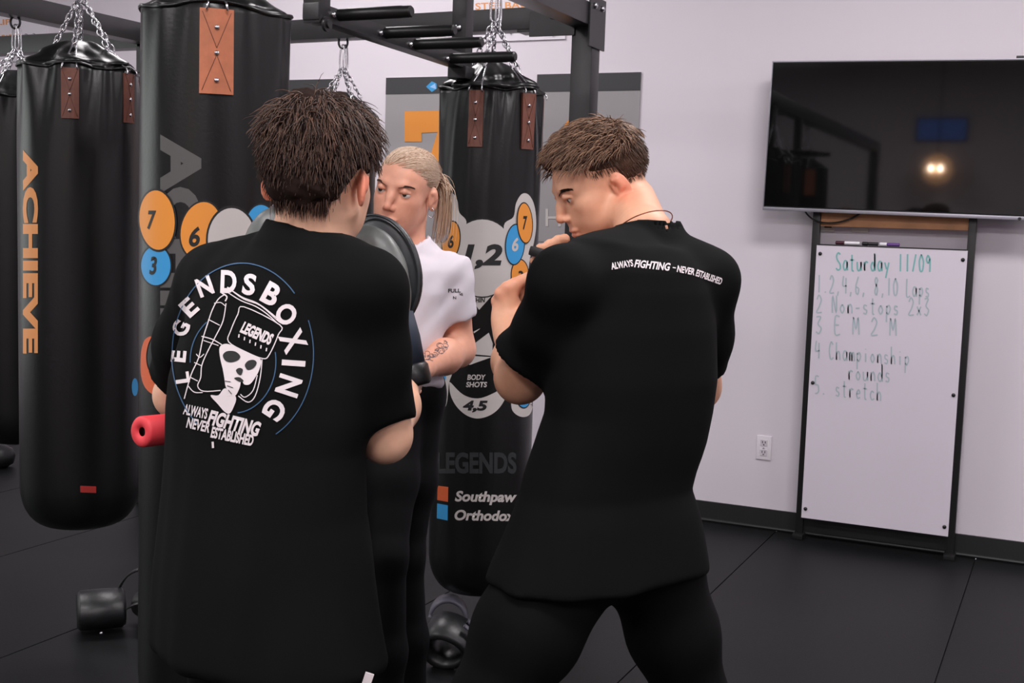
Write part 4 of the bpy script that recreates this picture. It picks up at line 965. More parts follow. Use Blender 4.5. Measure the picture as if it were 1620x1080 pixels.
# ================================================================== dark haired man, seen from behind
SK_A = srgb(238, 186, 156)
fA, rA = dirphi(27), dirphi(117)
A = empty('person', (W(440, 1000, 2.0)[0], W(440, 1000, 2.0)[1], 0), 'dark haired man seen from behind, white skull emblem on black T-shirt, mitts raised', 'person')
fh = nrm(dirphi(15)-0.06*UZ); RA = frame(fh, UZ+0.03*RH); HA = (RA, W(507, 281, 2.02))
RsA, LsA = W(583, 456, 1.94), W(340, 448, 2.11)
ReA, RwA = W(609, 690, 2.04), W(641, 600, 2.25)
LeA, LwA = W(281, 625, 2.28), W(400, 455, 2.36)
nbA = W(489, 392, 2.02)
partsA = [build_head(HA, SK_A, neckpts=[HA[1]+RA@np.array([0, -0.028, -0.045]), nbA, nbA-UZ*0.06], neckr=(0.056, 0.060, 0.075), earred=0.85)]  # ears painted redder, as if light glowed through them
partsA.append(arm_skin([RsA, ReA, (ReA+RwA)/2, RwA, RwA+nrm(RwA-ReA)*0.05], [0.048, 0.041, 0.040, 0.028, 0.026], SK_A))
partsA.append(arm_skin([LsA, LeA, (LeA+LwA)/2, LwA, LwA+nrm(LwA-LeA)*0.05], [0.048, 0.040, 0.040, 0.028, 0.026], SK_A))
partsA.append(arm_skin([RsA, nbA-UZ*0.05, LsA], [0.045, 0.075, 0.045], SK_A, 0.01)); partsA.append(arm_skin([nbA-UZ*0.06, W(450, 640, 2.03), W(430, 900, 2.02)], [0.08, 0.10, 0.11], SK_A, 0.015))
V, F, C = joinmesh(partsA); bodyA = mobj('body', V, F, m_skin, A, attr=C)
ringsA = ringset([(392, 400, 560, 2.02), (420, 345, 588, 2.02), (455, 315, 598, 2.02), (520, 292, 598, 2.02), (600, 266, 594, 2.02), (650, 259, 588, 2.02), (700, 256, 579, 2.02), (800, 247, 580, 2.02), (900, 239, 594, 2.02), (1000, 234, 613, 2.02), (1048, 234, 622, 2.02)], 0.64, math.radians(27))
hemR, hemL = W(602, 668, 2.01), W(284, 606, 2.24)
def shirtA(P):
    d = s_loft(P, ringsA, rA, fA, 2.3, 0.03)
    sh = smin(s_chain(P, [nbA-UZ*0.012-fA*0.01, RsA+UZ*0.002], [0.056, 0.058], 0.02), s_chain(P, [nbA-UZ*0.012-fA*0.01, LsA+UZ*0.002], [0.056, 0.058], 0.02), 0.03)
    d = smin(d, sh, 0.05)
    d = smin(d, sleeve(P, [RsA, W(588, 560, 1.98), ReA+nrm(ReA-RsA)*0.05], [0.057, 0.056, 0.056], hemR, (ReA-RsA)*1.0+nrm(RH)*0.03-VH*0.10, 0.056), 0.035)
    d = smin(d, sleeve(P, [LsA, W(303, 540, 2.19), LeA+nrm(LeA-LsA)*0.05], [0.064, 0.060, 0.056], hemL, (LeA-LsA), 0.056), 0.035)
    return neckline(P, d, W(489, 375, 2.02), UZ+0.26*fA+0.14*rA, 0.0635, [HA[1]+RA@np.array([0, -0.028, -0.045]), nbA, nbA-UZ*0.05])
lo, hi = bbox([W(230, 1060, 2.1), W(660, 340, 1.85), W(230, 1060, 1.85), LeA, W(660, 1060, 2.2)], 0.07)
tsA = cloth('t_shirt', shirtA, lo, hi, 0.0062, m_black, A, wr=0.0045, wsc=17, seed=4)
# collar rib follows the cut around the neck
bvA = bvh_of(tsA)
def neck_collar(nb, axis, rad, tilt_fwd, m, parent, off=0.0, tr=0.005, out=0.0):
    axis = nrm(axis); u = nrm(np.cross(axis, tilt_fwd)); v = np.cross(u, axis); P = []
    for t in np.linspace(0, 2*math.pi, 48, endpoint=False): P.append(nb+rad*(u*math.cos(t)+v*math.sin(t))-axis*(0.012*math.sin(t))+axis*off)
    return G().tube(P, tr, 8, closed=True).obj('collar', m, parent, smooth=True)
# hair
def clip_face(P): return s_ell(P, (0, 0.088, -0.035), (0.085, 0.075, 0.105))
def maskA(P):
    y, z = P[:, 1], P[:, 2]; zl = np.interp(y, [-0.12, -0.06, -0.03, 0.0, 0.04, 0.08], [-0.05, -0.045, -0.006, 0.012, 0.03, 0.062]); return z > zl
def capA(P):
    d = s_ell(P, (0, -0.014, 0.048), (0.086, 0.104, 0.096))
    d = smin(d, s_ell(P, (0, -0.070, -0.015), (0.060, 0.044, 0.048)), 0.03)
    d = d+0.006*vnoise(P*np.array([1, 1, 0.6]), 42, 8)+0.003*vnoise(P, 90, 9)
    d = smax(d, -clip_face(P), 0.01); Q = np.abs(P[:, 0])
    zl = np.interp(P[:, 1], [-0.14, -0.07, -0.045, -0.005, 0.03, 0.08], [-0.058, -0.058, -0.035, 0.012, 0.012, 0.05])
    Qp = P.copy(); Qp[:, 0] = Q; d = smax(d, -s_ell(Qp, (0.090, -0.010, -0.022), (0.034, 0.034, 0.044)), 0.006)
    return smax(d, zl-P[:, 2], 0.008)
HB0, HB1 = srgb(40, 29, 24), srgb(100, 72, 58)
hp = [cap_mesh(capA, srgb(40, 29, 25))]
crown = np.array([0.0, -0.045, 0.185])
r_, n_ = sample_scalp(3600, lambda P: maskA(P) & ~((np.abs(P[:, 0]) > 0.05) & (P[:, 1] > -0.055) & (P[:, 2] < 0.032)), 21, 0.0125); r_ = r_+n_*0.013*np.clip((r_[:, 2]-0.05)/0.05, 0, 1)[:, None]; rg2 = np.random.default_rng(5)
rad_ = r_-crown; rad_ /= np.linalg.norm(rad_, axis=1, keepdims=True); top = np.clip((r_[:, 2]-0.02)/0.07, 0, 1)[:, None]
D = n_*(0.16+0.08*top)+rad_*0.9+np.array([0, 0.0, -0.55])*(1-top)+rg2.normal(size=n_.shape)*0.36; D /= np.linalg.norm(D, axis=1, keepdims=True)
add_strands(hp, r_, D, 6, 0.020+0.016*top[:, 0]*rg2.uniform(0.6, 1.3, len(r_))+0.006*rg2.uniform(0, 1, len(r_)), (0, 0, -1.1), 0.0011, HB0, HB1, 6, curl=0.6, keep=cranium_push(0.0135))
# pointed ends at the nape
r_ = np.stack([rg2.uniform(-0.045, 0.05, 420), np.full(420, -0.095)+rg2.uniform(-0.008, 0.012, 420), rg2.uniform(-0.050, -0.02, 420)], 1); r_[:, 1] += 0.35*np.abs(r_[:, 0])
D = np.tile(np.array([0, 0.05, -1.0]), (420, 1))+rg2.normal(size=(420, 3))*0.15; D[:, 0] -= np.sign(r_[:, 0])*0.1; D /= np.linalg.norm(D, axis=1, keepdims=True)
add_strands(hp, r_, D, 4, rg2.uniform(0.018, 0.032, 420), (0, 0.25, -0.3), 0.0010, HB0, HB1, 7)
hairobj(hp, HA, A)
bp = []; brows(bp, HB0, HB1, 3); hairobj(bp, HA, A, 'eyebrows'); eyes(HA, A, mat('brown_iris', srgb(70, 46, 30), 0.25))
# trousers
hlA, hrA = W(375, 1000, 2.07), W(490, 1000, 2.0); klA, krA = W(362, 1240, 2.14), W(515, 1240, 2.03); alA, arA = W(352, 1530, 2.12), W(525, 1560, 2.0); alA[2] = arA[2] = 0.09
def trA(P):
    d = smin(s_chain(P, [hlA, klA, alA], [0.084, 0.068, 0.056], 0.03), s_chain(P, [hrA, krA, arA], [0.084, 0.068, 0.056], 0.03), 0.03)
    return smin(d, s_chain(P, [hlA+UZ*0.04, hrA+UZ*0.04], [0.08, 0.08]), 0.03)
lo, hi = bbox([hlA+UZ*0.1, hrA+UZ*0.1, klA, krA, alA, arA], 0.12); lo[2] = 0.03
trouA = cloth('trousers', trA, lo, hi, 0.010, m_trous, A, wr=0.004, wsc=14, seed=9)
shoe(alA, dirphi(10), A); shoe(arA, dirphi(40), A)
G().box(W(582, 1074, 1.905), (0.014, 0.004, 0.02), frame(VH, UZ+0.3*RH)).obj('hem_tag', T_white, tsA)

# --- emblem printed on the back of the shirt
cxy = lambda L: np.array([(240+x/3.0, 380+y/3.0) for x, y in L])
def pr(name, VF, m=T_white, off=0.0016, L=7): return decal(name, VF, bvA, m, tsA, off, L)
def arc(cx_, cy_, rx, ry, a0, a1, n=40): a = np.radians(np.linspace(a0, a1, n)); return np.stack([cx_+rx*np.cos(a), cy_+ry*np.sin(a)], 1)
pr('emblem_ring', stroke(arc(384, 560, 111, 143, 128, 318, 70), 1.7), T_blue); pr('emblem_ring', stroke(arc(384, 560, 112, 143, -22, 62, 40), 1.5), T_blue)
pr('emblem_ring', stroke(arc(371, 571, 69, 78, 178, 232, 20), 1.6), T_blue); pr('emblem_ring', stroke(arc(371, 571, 66, 82, -10, 85, 30), 1.6), T_blue)
for ch, x, y, rot, w_, h_ in (('L', 149, 652, -98, 17, 22), ('E', 131, 550, -84, 18, 24), ('G', 141, 418, -62, 23, 27), ('E', 181, 318, -42, 21, 29), ('N', 255, 220, -20, 24, 30), ('D', 368, 198, 2, 25, 36), ('S', 466, 211, 10, 20, 34),
                              ('B', 570, 257, 29, 25, 35), ('O', 640, 352, 40, 30, 34), ('X', 672, 478, 66, 32, 38), ('I', 674, 583, 94, 9, 37), ('N', 651, 690, 108, 30, 37), ('G', 585, 803, 124, 30, 34)):
    pr('emblem_letter', place(text2d(ch, w_, h_, 0.035), 240+x/3, 380+y/3, rot))
pr('emblem_skull', fill2d([smoothline(cxy([(325, 510), (350, 492), (390, 500), (440, 524), (500, 552), (522, 572), (514, 612), (498, 645), (470, 682), (442, 684), (428, 664), (420, 700), (398, 738), (370, 724), (354, 692), (348, 655), (340, 610), (328, 560)]), 4, True)]))
pr('emblem_skull', fill2d([smoothline(cxy([(282, 736), (320, 735), (352, 702), (402, 742), (392, 790), (372, 822), (348, 812), (318, 778)]), 4, True)]))
for L_ in ([(342, 545), (362, 527), (400, 528), (424, 550), (412, 570), (378, 580), (352, 570)], [(446, 590), (462, 572), (488, 568), (502, 582), (488, 606), (462, 616), (450, 606)], [(404, 616), (420, 606), (436, 614), (428, 640), (412, 634)], [(395, 655), (420, 650), (440, 668), (420, 672)]):
    pr('emblem_black_mark', fill2d([smoothline(cxy(L_), 4, True)]), P_black, 0.0022)  # black print: eye holes, nose and mouth of the skull
for L_ in ([(362, 690), (390, 700)], [(352, 668), (378, 672)], [(368, 710), (384, 730)]): pr('emblem_black_mark', stroke(cxy(L_), 1.2), P_black, 0.0022)
for L_, cl, wd in (([(440, 316), (610, 402), (602, 450), (562, 540), (532, 562), (450, 530), (368, 482), (378, 430), (412, 352)], True, 1.6), ([(362, 224), (430, 270), (500, 298), (560, 340), (612, 384)], False, 2.0), ([(352, 240), (425, 286), (495, 314), (552, 352), (600, 396)], False, 1.6), ([(372, 232), (440, 280), (520, 312), (606, 388)], False, 1.2),
                   ([(350, 258), (320, 280), (292, 330), (268, 400), (246, 470), (226, 560), (190, 640), (158, 752)], False, 1.7), ([(356, 300), (342, 382), (312, 446), (272, 522), (242, 592), (236, 652), (222, 692), (250, 716), (330, 712)], False, 1.6), ([(240, 456), (290, 470), (336, 496)], False, 1.6), ([(250, 476), (320, 500)], False, 1.3),
                   ([(272, 376), (326, 404)], False, 1.4), ([(300, 300), (330, 296), (352, 312)], False, 1.3), ([(205, 580), (240, 596)], False, 1.4), ([(186, 650), (222, 668)], False, 1.4), ([(176, 690), (205, 720), (245, 722)], False, 1.5), ([(526, 566), (518, 650), (494, 738), (460, 768), (414, 738)], False, 1.6), ([(504, 640), (484, 712), (446, 744), (424, 730)], False, 1.5), ([(335, 250), (360, 268), (352, 290)], False, 2.2), ([(215, 540), (232, 556), (252, 540)], False, 1.4)):
    pr('emblem_line', stroke(smoothline(cxy(L_), 4, cl), wd, cl))
pr('emblem_lettering', place(text2d('LEGENDS', 52, 19, 0.05, 0.1), 240+502/3, 380+442/3, 24))
for i in range(6): pr('emblem_line', stroke(cxy([(418+i*26, 446+i*13), (416+i*26, 462+i*13)]), 2.0))
pr('emblem_lettering', place(text2d('ALWAYS', 38, 17, 0.03), 240+212/3, 380+812/3, 12)); pr('emblem_lettering', place(text2d('FIGHTING', 84, 24, 0.045, 0.15), 240+394/3, 380+868/3, 14))
pr('emblem_lettering', place(text2d('NEVER', 37, 17, 0.03), 240+226/3, 380+876/3, 13)); pr('emblem_lettering', place(text2d('ESTABLISHED', 68, 18, 0.04), 240+386/3, 380+930/3, 12))
pr('emblem_line', stroke(cxy([(292, 955), (294, 985)]), 3.4))

# --- pads on his hands
def make_mitt(c, f, up, label, sc=1.0, rimc=m_mittd):
    R = frame(f, up); root = empty('focus_mitt', tuple(c), label, 'focus mitt', 'leather focus mitts')
    T = lambda V: (V*sc)@R.T+c
    def pad(P):
        d = s_ell(P, (0, 0.022, 0.005), (0.080, 0.026, 0.108)); d = smax(d, -s_ell(P, (0, 0.060, 0.0), (0.055, 0.030, 0.075)), 0.02); return d
    V, F = surfnet(pad, (-0.1, -0.03, -0.13), (0.1, 0.08, 0.13), 0.004); mobj('pad', T(relax(V, F, 1)), F, rimc, root)
    def back(P):
        d = s_ell(P, (-0.006, -0.022, -0.004), (0.076, 0.044, 0.099)); d = smin(d, s_cap(P, (0, -0.018, -0.06), (0, -0.022, -0.098), 0.048, 0.040), 0.03); return d+0.0012*vnoise(P, 60, 2)
    V, F = surfnet(back, (-0.1, -0.09, -0.16), (0.1, 0.05, 0.13), 0.004); mobj('back_cover', T(relax(V, F, 1)), F, m_mitt, root)
    a = np.linspace(0, 2*math.pi, 48, endpoint=False)
    G().tube(T(np.stack([0.079*np.cos(a), np.full(48, 0.006), 0.005+0.107*np.sin(a)], 1)), 0.0026*sc, 7, closed=True).obj('piping', rimc, root, smooth=True)
    G().tube(T(np.array([(0.022, -0.022, -0.085), (0.026, -0.024, -0.13), (0.026, -0.026, -0.18)])), np.array([0.037, 0.036, 0.034])*sc, 24).obj('cuff', m_cuff, root, smooth=True)
    G().tube(T(np.array([(0.026, -0.026, -0.176), (0.026, -0.026, -0.182), (0.026, -0.027, -0.212), (0.026, -0.027, -0.218)])), np.array([0.033, 0.039, 0.039, 0.033])*sc, 24).obj('wrist_band', m_gear, root, smooth=True)
    return root
make_mitt(W(598, 434, 2.26), dirphi(20), UZ*0.95-RH*0.30, 'worn black leather focus mitt raised in front of the blonde woman')
make_mitt(W(452, 404, 2.36), dirphi(22), UZ*0.97+RH*0.2, 'focus mitt peeking over the left shoulder of the dark haired man', 1.0, m_gearl)
# red foam stick
a, b = W(222, 683, 2.12), W(362, 668, 2.30); ax_ = nrm(b-a); L = np.linalg.norm(b-a); Rr = frame(ax_); Rr = np.stack([Rr[:, 0], Rr[:, 2], Rr[:, 1]], 1)
st = empty('foam_stick', tuple((a+b)/2-UZ*0.028), 'red foam covered training stick sticking out at the dark haired man\'s waist', 'training stick')
G().lathe([(0.008, 0.004), (0.012, 0.0), (0.024, 0.0), (0.0275, 0.004), (0.0275, L-0.004), (0.024, L), (0.008, L)], a, 28, Rr, cap=False).obj('foam_sleeve', mat('red_foam', srgb(216, 58, 66), 0.6, bump=(200, 0.2, 0.001)), st, auto=50)
G().lathe([(0.008, 0.012), (0.008, L+0.05)], a, 16, Rr).obj('core', m_plastic, st, auto=50)

# ================================================================== man in profile on the right
SK_B = srgb(224, 168, 138)
fB, rB = dirphi(-36), dirphi(54)
Bp = empty('person', (W(955, 1000, 2.25)[0], W(955, 1000, 2.25)[1], 0), 'young man in profile with swept brown hair, black T-shirt and trousers, fist raised', 'person')
fh = nrm(dirphi(-102)*math.cos(math.radians(25))-UZ*math.sin(math.radians(25))); RB = frame(fh, UZ)
HBm = (RB, W(982, 294, 2.48)-RB@np.array([-0.081, -0.015, -0.014]))
LsB, RsB = W(890, 448, 2.14), W(1114, 444, 2.35)
LeB, LwB = W(823, 598, 2.31), W(806, 530, 2.47)
ReB, RwB = W(1104, 612, 2.50), W(905, 455, 2.55)
nbB = W(1020, 378, 2.38)
partsB = [build_head(HBm, SK_B, neckpts=[HBm[1]+RB@np.array([0, -0.050, -0.062]), nbB, nbB-UZ*0.06], neckr=(0.050, 0.056, 0.060))]
# left fist seen from the back of the hand
kn = [W(787, 476, 2.50), W(792, 464, 2.485), W(802, 455, 2.48), W(815, 450, 2.485)]       # little finger to index
def handL(P, d):
    pal = W(803, 500, 2.49)
    R = frame(W(806, 460, 2.5)-W(804, 530, 2.48), -VH)
    d = smin(d, s_ell(P, pal, (0.034, 0.050, 0.019), R), 0.015)
    for i, k in enumerate(kn):
        l = (0.030, 0.036, 0.038, 0.036)[i]
        d2, _ = finger(P, k, [RH*0.75+UZ*(0.30+0.05*i)+VH*0.55, RH*0.45-UZ*0.5+VH*0.6, -RH*0.1-UZ*0.9-VH*0.1], [l, l*0.65, l*0.5], 0.0105, 0.0085); d = smin(d, d2, 0.007)
        d = smin(d, s_cap(P, pal+(k-pal)*0.1, k, 0.011, 0.0108), 0.012)
    d2, _ = finger(P, W(818, 508, 2.47), [RH*0.5+UZ*0.85, RH*0.55+UZ*0.7+VH*0.3, RH*0.6+UZ*0.3+VH*0.5], [0.028, 0.026, 0.02], 0.0125, 0.0088)
    return smin(d, d2, 0.010)
Vh, Fh, Ch = arm_skin([LsB, W(858, 530, 2.22), LeB, LeB*0.62+LwB*0.38, LwB, W(804, 512, 2.485)], [0.043, 0.042, 0.0445, 0.0440, 0.027, 0.026], SK_B, 0.0032, handL)
kn_c = np.array(kn); dk = np.min(np.linalg.norm(Vh[:, None]-kn_c[None], axis=2), 1); wt = np.clip(1-dk/0.028, 0, 1)[:, None]*0.55; Ch = Ch*(1-wt)+np.array(SK_B[:3])*np.array([1.0, 0.6, 0.55])*wt
partsB.append((Vh, Fh, Ch))
# right hand, fingertips showing above the shoulder
def handR(P, d):
    pal = W(895, 425, 2.53); d = smin(d, s_ell(P, pal, (0.04, 0.03, 0.03)), 0.02)
    for (x0, y0, x1, y1, x2, y2, dd) in ((876, 410, 869, 391, 853, 391, 2.475), (886, 402, 881, 383, 868, 384, 2.48), (897, 398, 894, 377, 882, 377, 2.485), (880, 424, 858, 412, 843, 412, 2.47)):
        d = smin(d, s_chain(P, [W(x0, y0, 2.52), W(x1, y1, dd+0.01), W(x2, y2, dd)], [0.010, 0.0092, 0.0078], 0.004), 0.006)
    return d
partsB.append(arm_skin([RsB, ReB, ReB*0.6+RwB*0.4, RwB, W(898, 435, 2.54)], [0.050, 0.043, 0.041, 0.028, 0.028], SK_B, 0.004, handR))
partsB.append(arm_skin([RsB, nbB-UZ*0.06+fB*0.02, LsB], [0.042, 0.058, 0.042], SK_B, 0.01)); partsB.append(arm_skin([nbB-UZ*0.09+fB*0.02, W(990, 600, 2.26), W(960, 820, 2.26)], [0.07, 0.10, 0.10], SK_B, 0.015))
V, F, C = joinmesh(partsB); bodyB = mobj('body', V, F, m_skin, Bp, attr=C)
ringsB = ringset([(392, 925, 1085, 2.26), (425, 900, 1115, 2.25), (460, 886, 1128, 2.25), (520, 874, 1138, 2.25), (600, 865, 1139, 2.25), (650, 863, 1130, 2.25), (700, 847, 1118, 2.25), (745, 831, 1103, 2.25), (775, 824, 1096, 2.25), (810, 812, 1107, 2.25), (850, 799, 1115, 2.25), (885, 786, 1121, 2.25), (908, 778, 1124, 2.25)], 0.62, math.radians(36))
hemBL, hemBR = W(828, 566, 2.25), W(1106, 585, 2.47)
def shirtB(P):
    d = s_loft(P, ringsB, rB, fB, 2.3, 0.012)
    sh = smin(s_chain(P, [nbB-UZ*0.012-fB*0.012, RsB+UZ*0.004], [0.056, 0.058], 0.02), s_chain(P, [nbB-UZ*0.012-fB*0.012, LsB+UZ*0.004], [0.056, 0.058], 0.02), 0.03)
    d = smin(d, sh, 0.05)
    ax = W(800, 612, 2.30)-W(832, 556, 2.24)
    d = smin(d, sleeve(P, [LsB, W(863, 518, 2.20), W(826, 572, 2.26), W(808, 602, 2.30)], [0.057, 0.056, 0.058, 0.060], hemBL, ax, 0.058), 0.035)
    d = smin(d, sleeve(P, [RsB, W(1110, 530, 2.43), ReB+nrm(ReB-RsB)*0.05], [0.064, 0.060, 0.056], hemBR, ReB-RsB, 0.056), 0.035)
    return neckline(P, d, W(1020, 364, 2.37), UZ+0.35*fB, 0.0625, [HBm[1]+RB@np.array([0, -0.035, -0.045]), nbB, nbB-UZ*0.05])
lo, hi = bbox([W(770, 960, 2.1), W(1170, 340, 2.1), W(770, 960, 2.45), ReB, W(1170, 940, 2.5), LeB], 0.07)
tsB = cloth('t_shirt', shirtB, lo, hi, 0.0062, m_black, Bp, wr=0.004, wsc=16, seed=12)
bvB = bvh_of(tsB)
for s, x, y, w_, h_, rot, sh in (('ALWAYS', 983.5, 419, 35, 11, -9, 0), ('FIGHTING', 1031.5, 420, 57, 12.5, 6, 0.2), ('-', 1066, 424, 5, 1.6, 8, 0), ('NEVER', 1084.5, 428, 28, 10.5, 11, 0), ('ESTABLISHED', 1121, 438.5, 43, 11, 19, 0)):
    decal('lettering', place(text2d(s, w_, h_, 0.03, sh), x, y, rot), bvB, T_white, tsB, 0.0014, 6)
# thin metal ring, added further down, stands in for the collar edge line
def hairmaskB(P):
    y, z = P[:, 1], P[:, 2]; zl = np.interp(y, [-0.12, -0.06, -0.035, -0.02, 0.03, 0.06, 0.085], [-0.05, -0.045, -0.02, 0.022, 0.028, 0.058, 0.075]); return z > zl
CB0, CB1 = srgb(66, 46, 36), srgb(150, 116, 92)
hp = []
def capB(P):
    d = s_ell(P, (0, -0.012, 0.037), (0.0790, 0.1015, 0.0835))
    d = smin(d, s_ell(P, (0, 0.012, 0.075), (0.062, 0.092, 0.056)), 0.02)+0.0035*vnoise(P*np.array([1, 0.5, 1]), 60, 4)
    d = smax(d, -s_ell(P, (0, 0.100, -0.020), (0.085, 0.060, 0.092)), 0.01)
    zl = np.interp(P[:, 1], [-0.14, -0.07, -0.045, -0.02, 0.03, 0.08], [-0.046, -0.046, -0.03, 0.026, 0.034, 0.06]); return smax(d, zl-P[:, 2], 0.006)
hp.append(cap_mesh(capB, srgb(72, 51, 40), 0.0028))
rg2 = np.random.default_rng(15)
r_, n_ = sample_scalp(2000, lambda P: (P[:, 2] > 0.050+0.35*np.maximum(-P[:, 1]-0.04, 0)) & (P[:, 1] < 0.075), 31, 0.012); bk = np.clip((-r_[:, 1]-0.02)/0.07, 0, 1)[:, None]; r_ = r_-n_*0.008*bk
D = n_*0.45*(1-0.8*bk)+np.array([0.10, 1.0, 0.12])*(1-bk)+np.array([0.1, -0.35, -0.6])*bk+rg2.normal(size=n_.shape)*0.16; D /= np.linalg.norm(D, axis=1, keepdims=True)
frontw = np.clip((r_[:, 1]+0.02)/0.08, 0, 1)
add_strands(hp, r_+n_*0.008, D, 7, 0.026+0.006*frontw*rg2.uniform(0.7, 1.2, len(r_)), (0.05, 0, -1.0), 0.0011, CB0, CB1, 16, curl=0.28, keep=cranium_push(0.014))
r_, n_ = sample_scalp(1700, lambda P: hairmaskB(P) & (P[:, 2] < 0.075), 33, 0.003)
D = n_*0.25+np.array([0, -0.15, -0.9])+rg2.normal(size=n_.shape)*0.12; D /= np.linalg.norm(D, axis=1, keepdims=True)
add_strands(hp, r_, D, 3, 0.009+0.010*np.clip((r_[:, 2]-0.0)/0.06, 0, 1), (0, 0, -0.2), 0.0008, srgb(60, 42, 34), srgb(104, 76, 60), 17, keep=cranium_push(0.003))
# stubble of the fade above the ear
hairobj(hp, HBm, Bp)
bp = []; brows(bp, srgb(40, 27, 22), srgb(66, 46, 36), 23, 1.6, 300, 0.0035); hairobj(bp, HBm, Bp, 'eyebrows'); eyes(HBm, Bp, mat('grey_iris', srgb(70, 74, 70), 0.25), (0.0, 1, -0.25))
u_ = nrm(np.cross(HBm[1]-nbB, fB))
neck_collar(W(1020, 364, 2.37)+nrm(UZ+0.35*fB)*0.009, UZ+0.35*fB, 0.0575, fB, mat('copper_edge', srgb(150, 84, 66), 0.3, metal=0.8), Bp, 0.0, 0.0012).name = 'collar_edge_ring'  # thin ring added for the edge line of the collar
# trousers
hlB, hrB = W(893, 892, 2.21), W(1032, 892, 2.31); klB, krB = W(772, 1110, 2.16), W(1097, 1110, 2.36); alB, arB = W(728, 1500, 2.28), W(1150, 1500, 2.42); alB[2] = arB[2] = 0.09
def trB(P):
    d = smin(s_chain(P, [hlB, hlB*0.5+klB*0.5, klB, alB], [0.108, 0.097, 0.066, 0.054], 0.03), s_chain(P, [hrB, hrB*0.5+krB*0.5, krB, arB], [0.096, 0.086, 0.066, 0.054], 0.03), 0.012)
    return smin(d, s_chain(P, [hlB+UZ*0.05, hrB+UZ*0.0], [0.098, 0.088]), 0.03)
lo, hi = bbox([hlB+UZ*0.1, hrB+UZ*0.1, klB, krB, alB, arB], 0.13); lo[2] = 0.03
trouB = cloth('trousers', trB, lo, hi, 0.0095, m_trous, Bp, wr=0.004, wsc=16, seed=19)
shoe(alB, dirphi(-45), Bp); shoe(arB, dirphi(-20), Bp)
bt_ = bvh_of(trouB); decal('pocket_zip', stroke(smoothline([(1119, 912), (1122.5, 922), (1124.5, 940)], 4), 1.8), bt_, T_white, trouB, 0.003)
# black hand-held thing
c = W(853, 400, 2.455); hd = empty('handheld_timer', tuple(c), 'small black hand-held device gripped in the profile man\'s fingertips', 'timer')
G().box(c, (0.042, 0.014, 0.020), frame(VH+RH*0.2, UZ+0.25*RH), bev=0.006).obj('casing', m_plastic, hd, auto=50); G().lathe([(0.003, 0), (0.002, 0.002)], c-VH*0.008+RH*0.004, 10, np.stack([RH, UZ, -VH], 1)).obj('button', m_chrome, hd)

# ================================================================== blonde woman between them
SK_C = srgb(226, 164, 138)
Cw = empty('person', (W(640, 900, 3.0)[0], W(640, 900, 3.0)[1], 0), 'blonde woman in white T-shirt and black leggings facing the camera', 'person')
fh = nrm(dirphi(-163)-0.12*UZ); RC = frame(fh, UZ+0.20*RH)
HC = (RC, W(621.5, 303, 2.90)-RC@np.array([0, 0.085, 0]))
fC, rC = dirphi(-140), dirphi(-50)
LsC, LeC, LwC = W(714, 436, 3.03), W(724, 553, 3.08), W(666, 583, 2.83)
RsC, ReC, RwC = W(582, 440, 2.96), W(570, 560, 2.95), W(590, 500, 2.72)
nbC = W(640, 396, 3.03)
partsC = [build_head(HC, SK_C, True, [HC[1]+RC@np.array([0, -0.03, -0.05]), nbC, nbC-UZ*0.06], (0.048, 0.049, 0.065))]
def handC(c, f, up):
    R = frame(f, up)
    def g(P, d):
        q = (P-c)@R; d = smin(d, s_ell(q, (0, 0.045, 0), (0.034, 0.045, 0.017)), 0.014)
        for i, x in enumerate((-0.026, -0.009, 0.009, 0.026)):
            pts = [(x, 0.08, 0.003), (x, 0.108, -0.008), (x, 0.104, -0.032), (x, 0.085, -0.034)]; d = smin(d, s_chain(q, pts, [0.0095, 0.009, 0.0085, 0.0075], 0.004), 0.006)
        return smin(d, s_chain(q, [(0.028, 0.03, -0.008), (0.036, 0.062, -0.024), (0.018, 0.085, -0.040)], [0.011, 0.010, 0.008], 0.005), 0.008)
    return g
partsC.append(arm_skin([LsC, LeC, LeC*0.6+LwC*0.4, LwC, LwC+nrm(LwC-LeC)*0.03], [0.044, 0.041, 0.041, 0.025, 0.022], SK_C, 0.004, handC(LwC, LwC-LeC, UZ)))
partsC.append(arm_skin([RsC, ReC, RwC, RwC+nrm(RwC-ReC)*0.03], [0.044, 0.038, 0.026, 0.022], SK_C, 0.005, handC(RwC, RwC-ReC, -VH)))
partsC.append(arm_skin([RsC, nbC-UZ*0.05, LsC], [0.04, 0.06, 0.04], SK_C, 0.01)); partsC.append(arm_skin([nbC-UZ*0.05, W(640, 500, 3.03), W(638, 620, 3.03)], [0.07, 0.085, 0.085], SK_C, 0.014))
V, F, C = joinmesh(partsC); bodyC = mobj('body', V, F, m_skin, Cw, attr=C)
ringsC = ringset([(400, 605, 680, 3.03), (425, 585, 704, 3.03), (460, 578, 712, 3.03), (520, 580, 700, 3.03), (560, 580, 694, 3.03), (595, 578, 698, 3.03), (606, 578, 700, 3.03)], 0.68, math.radians(40))
hemC = W(717, 500, 3.06)
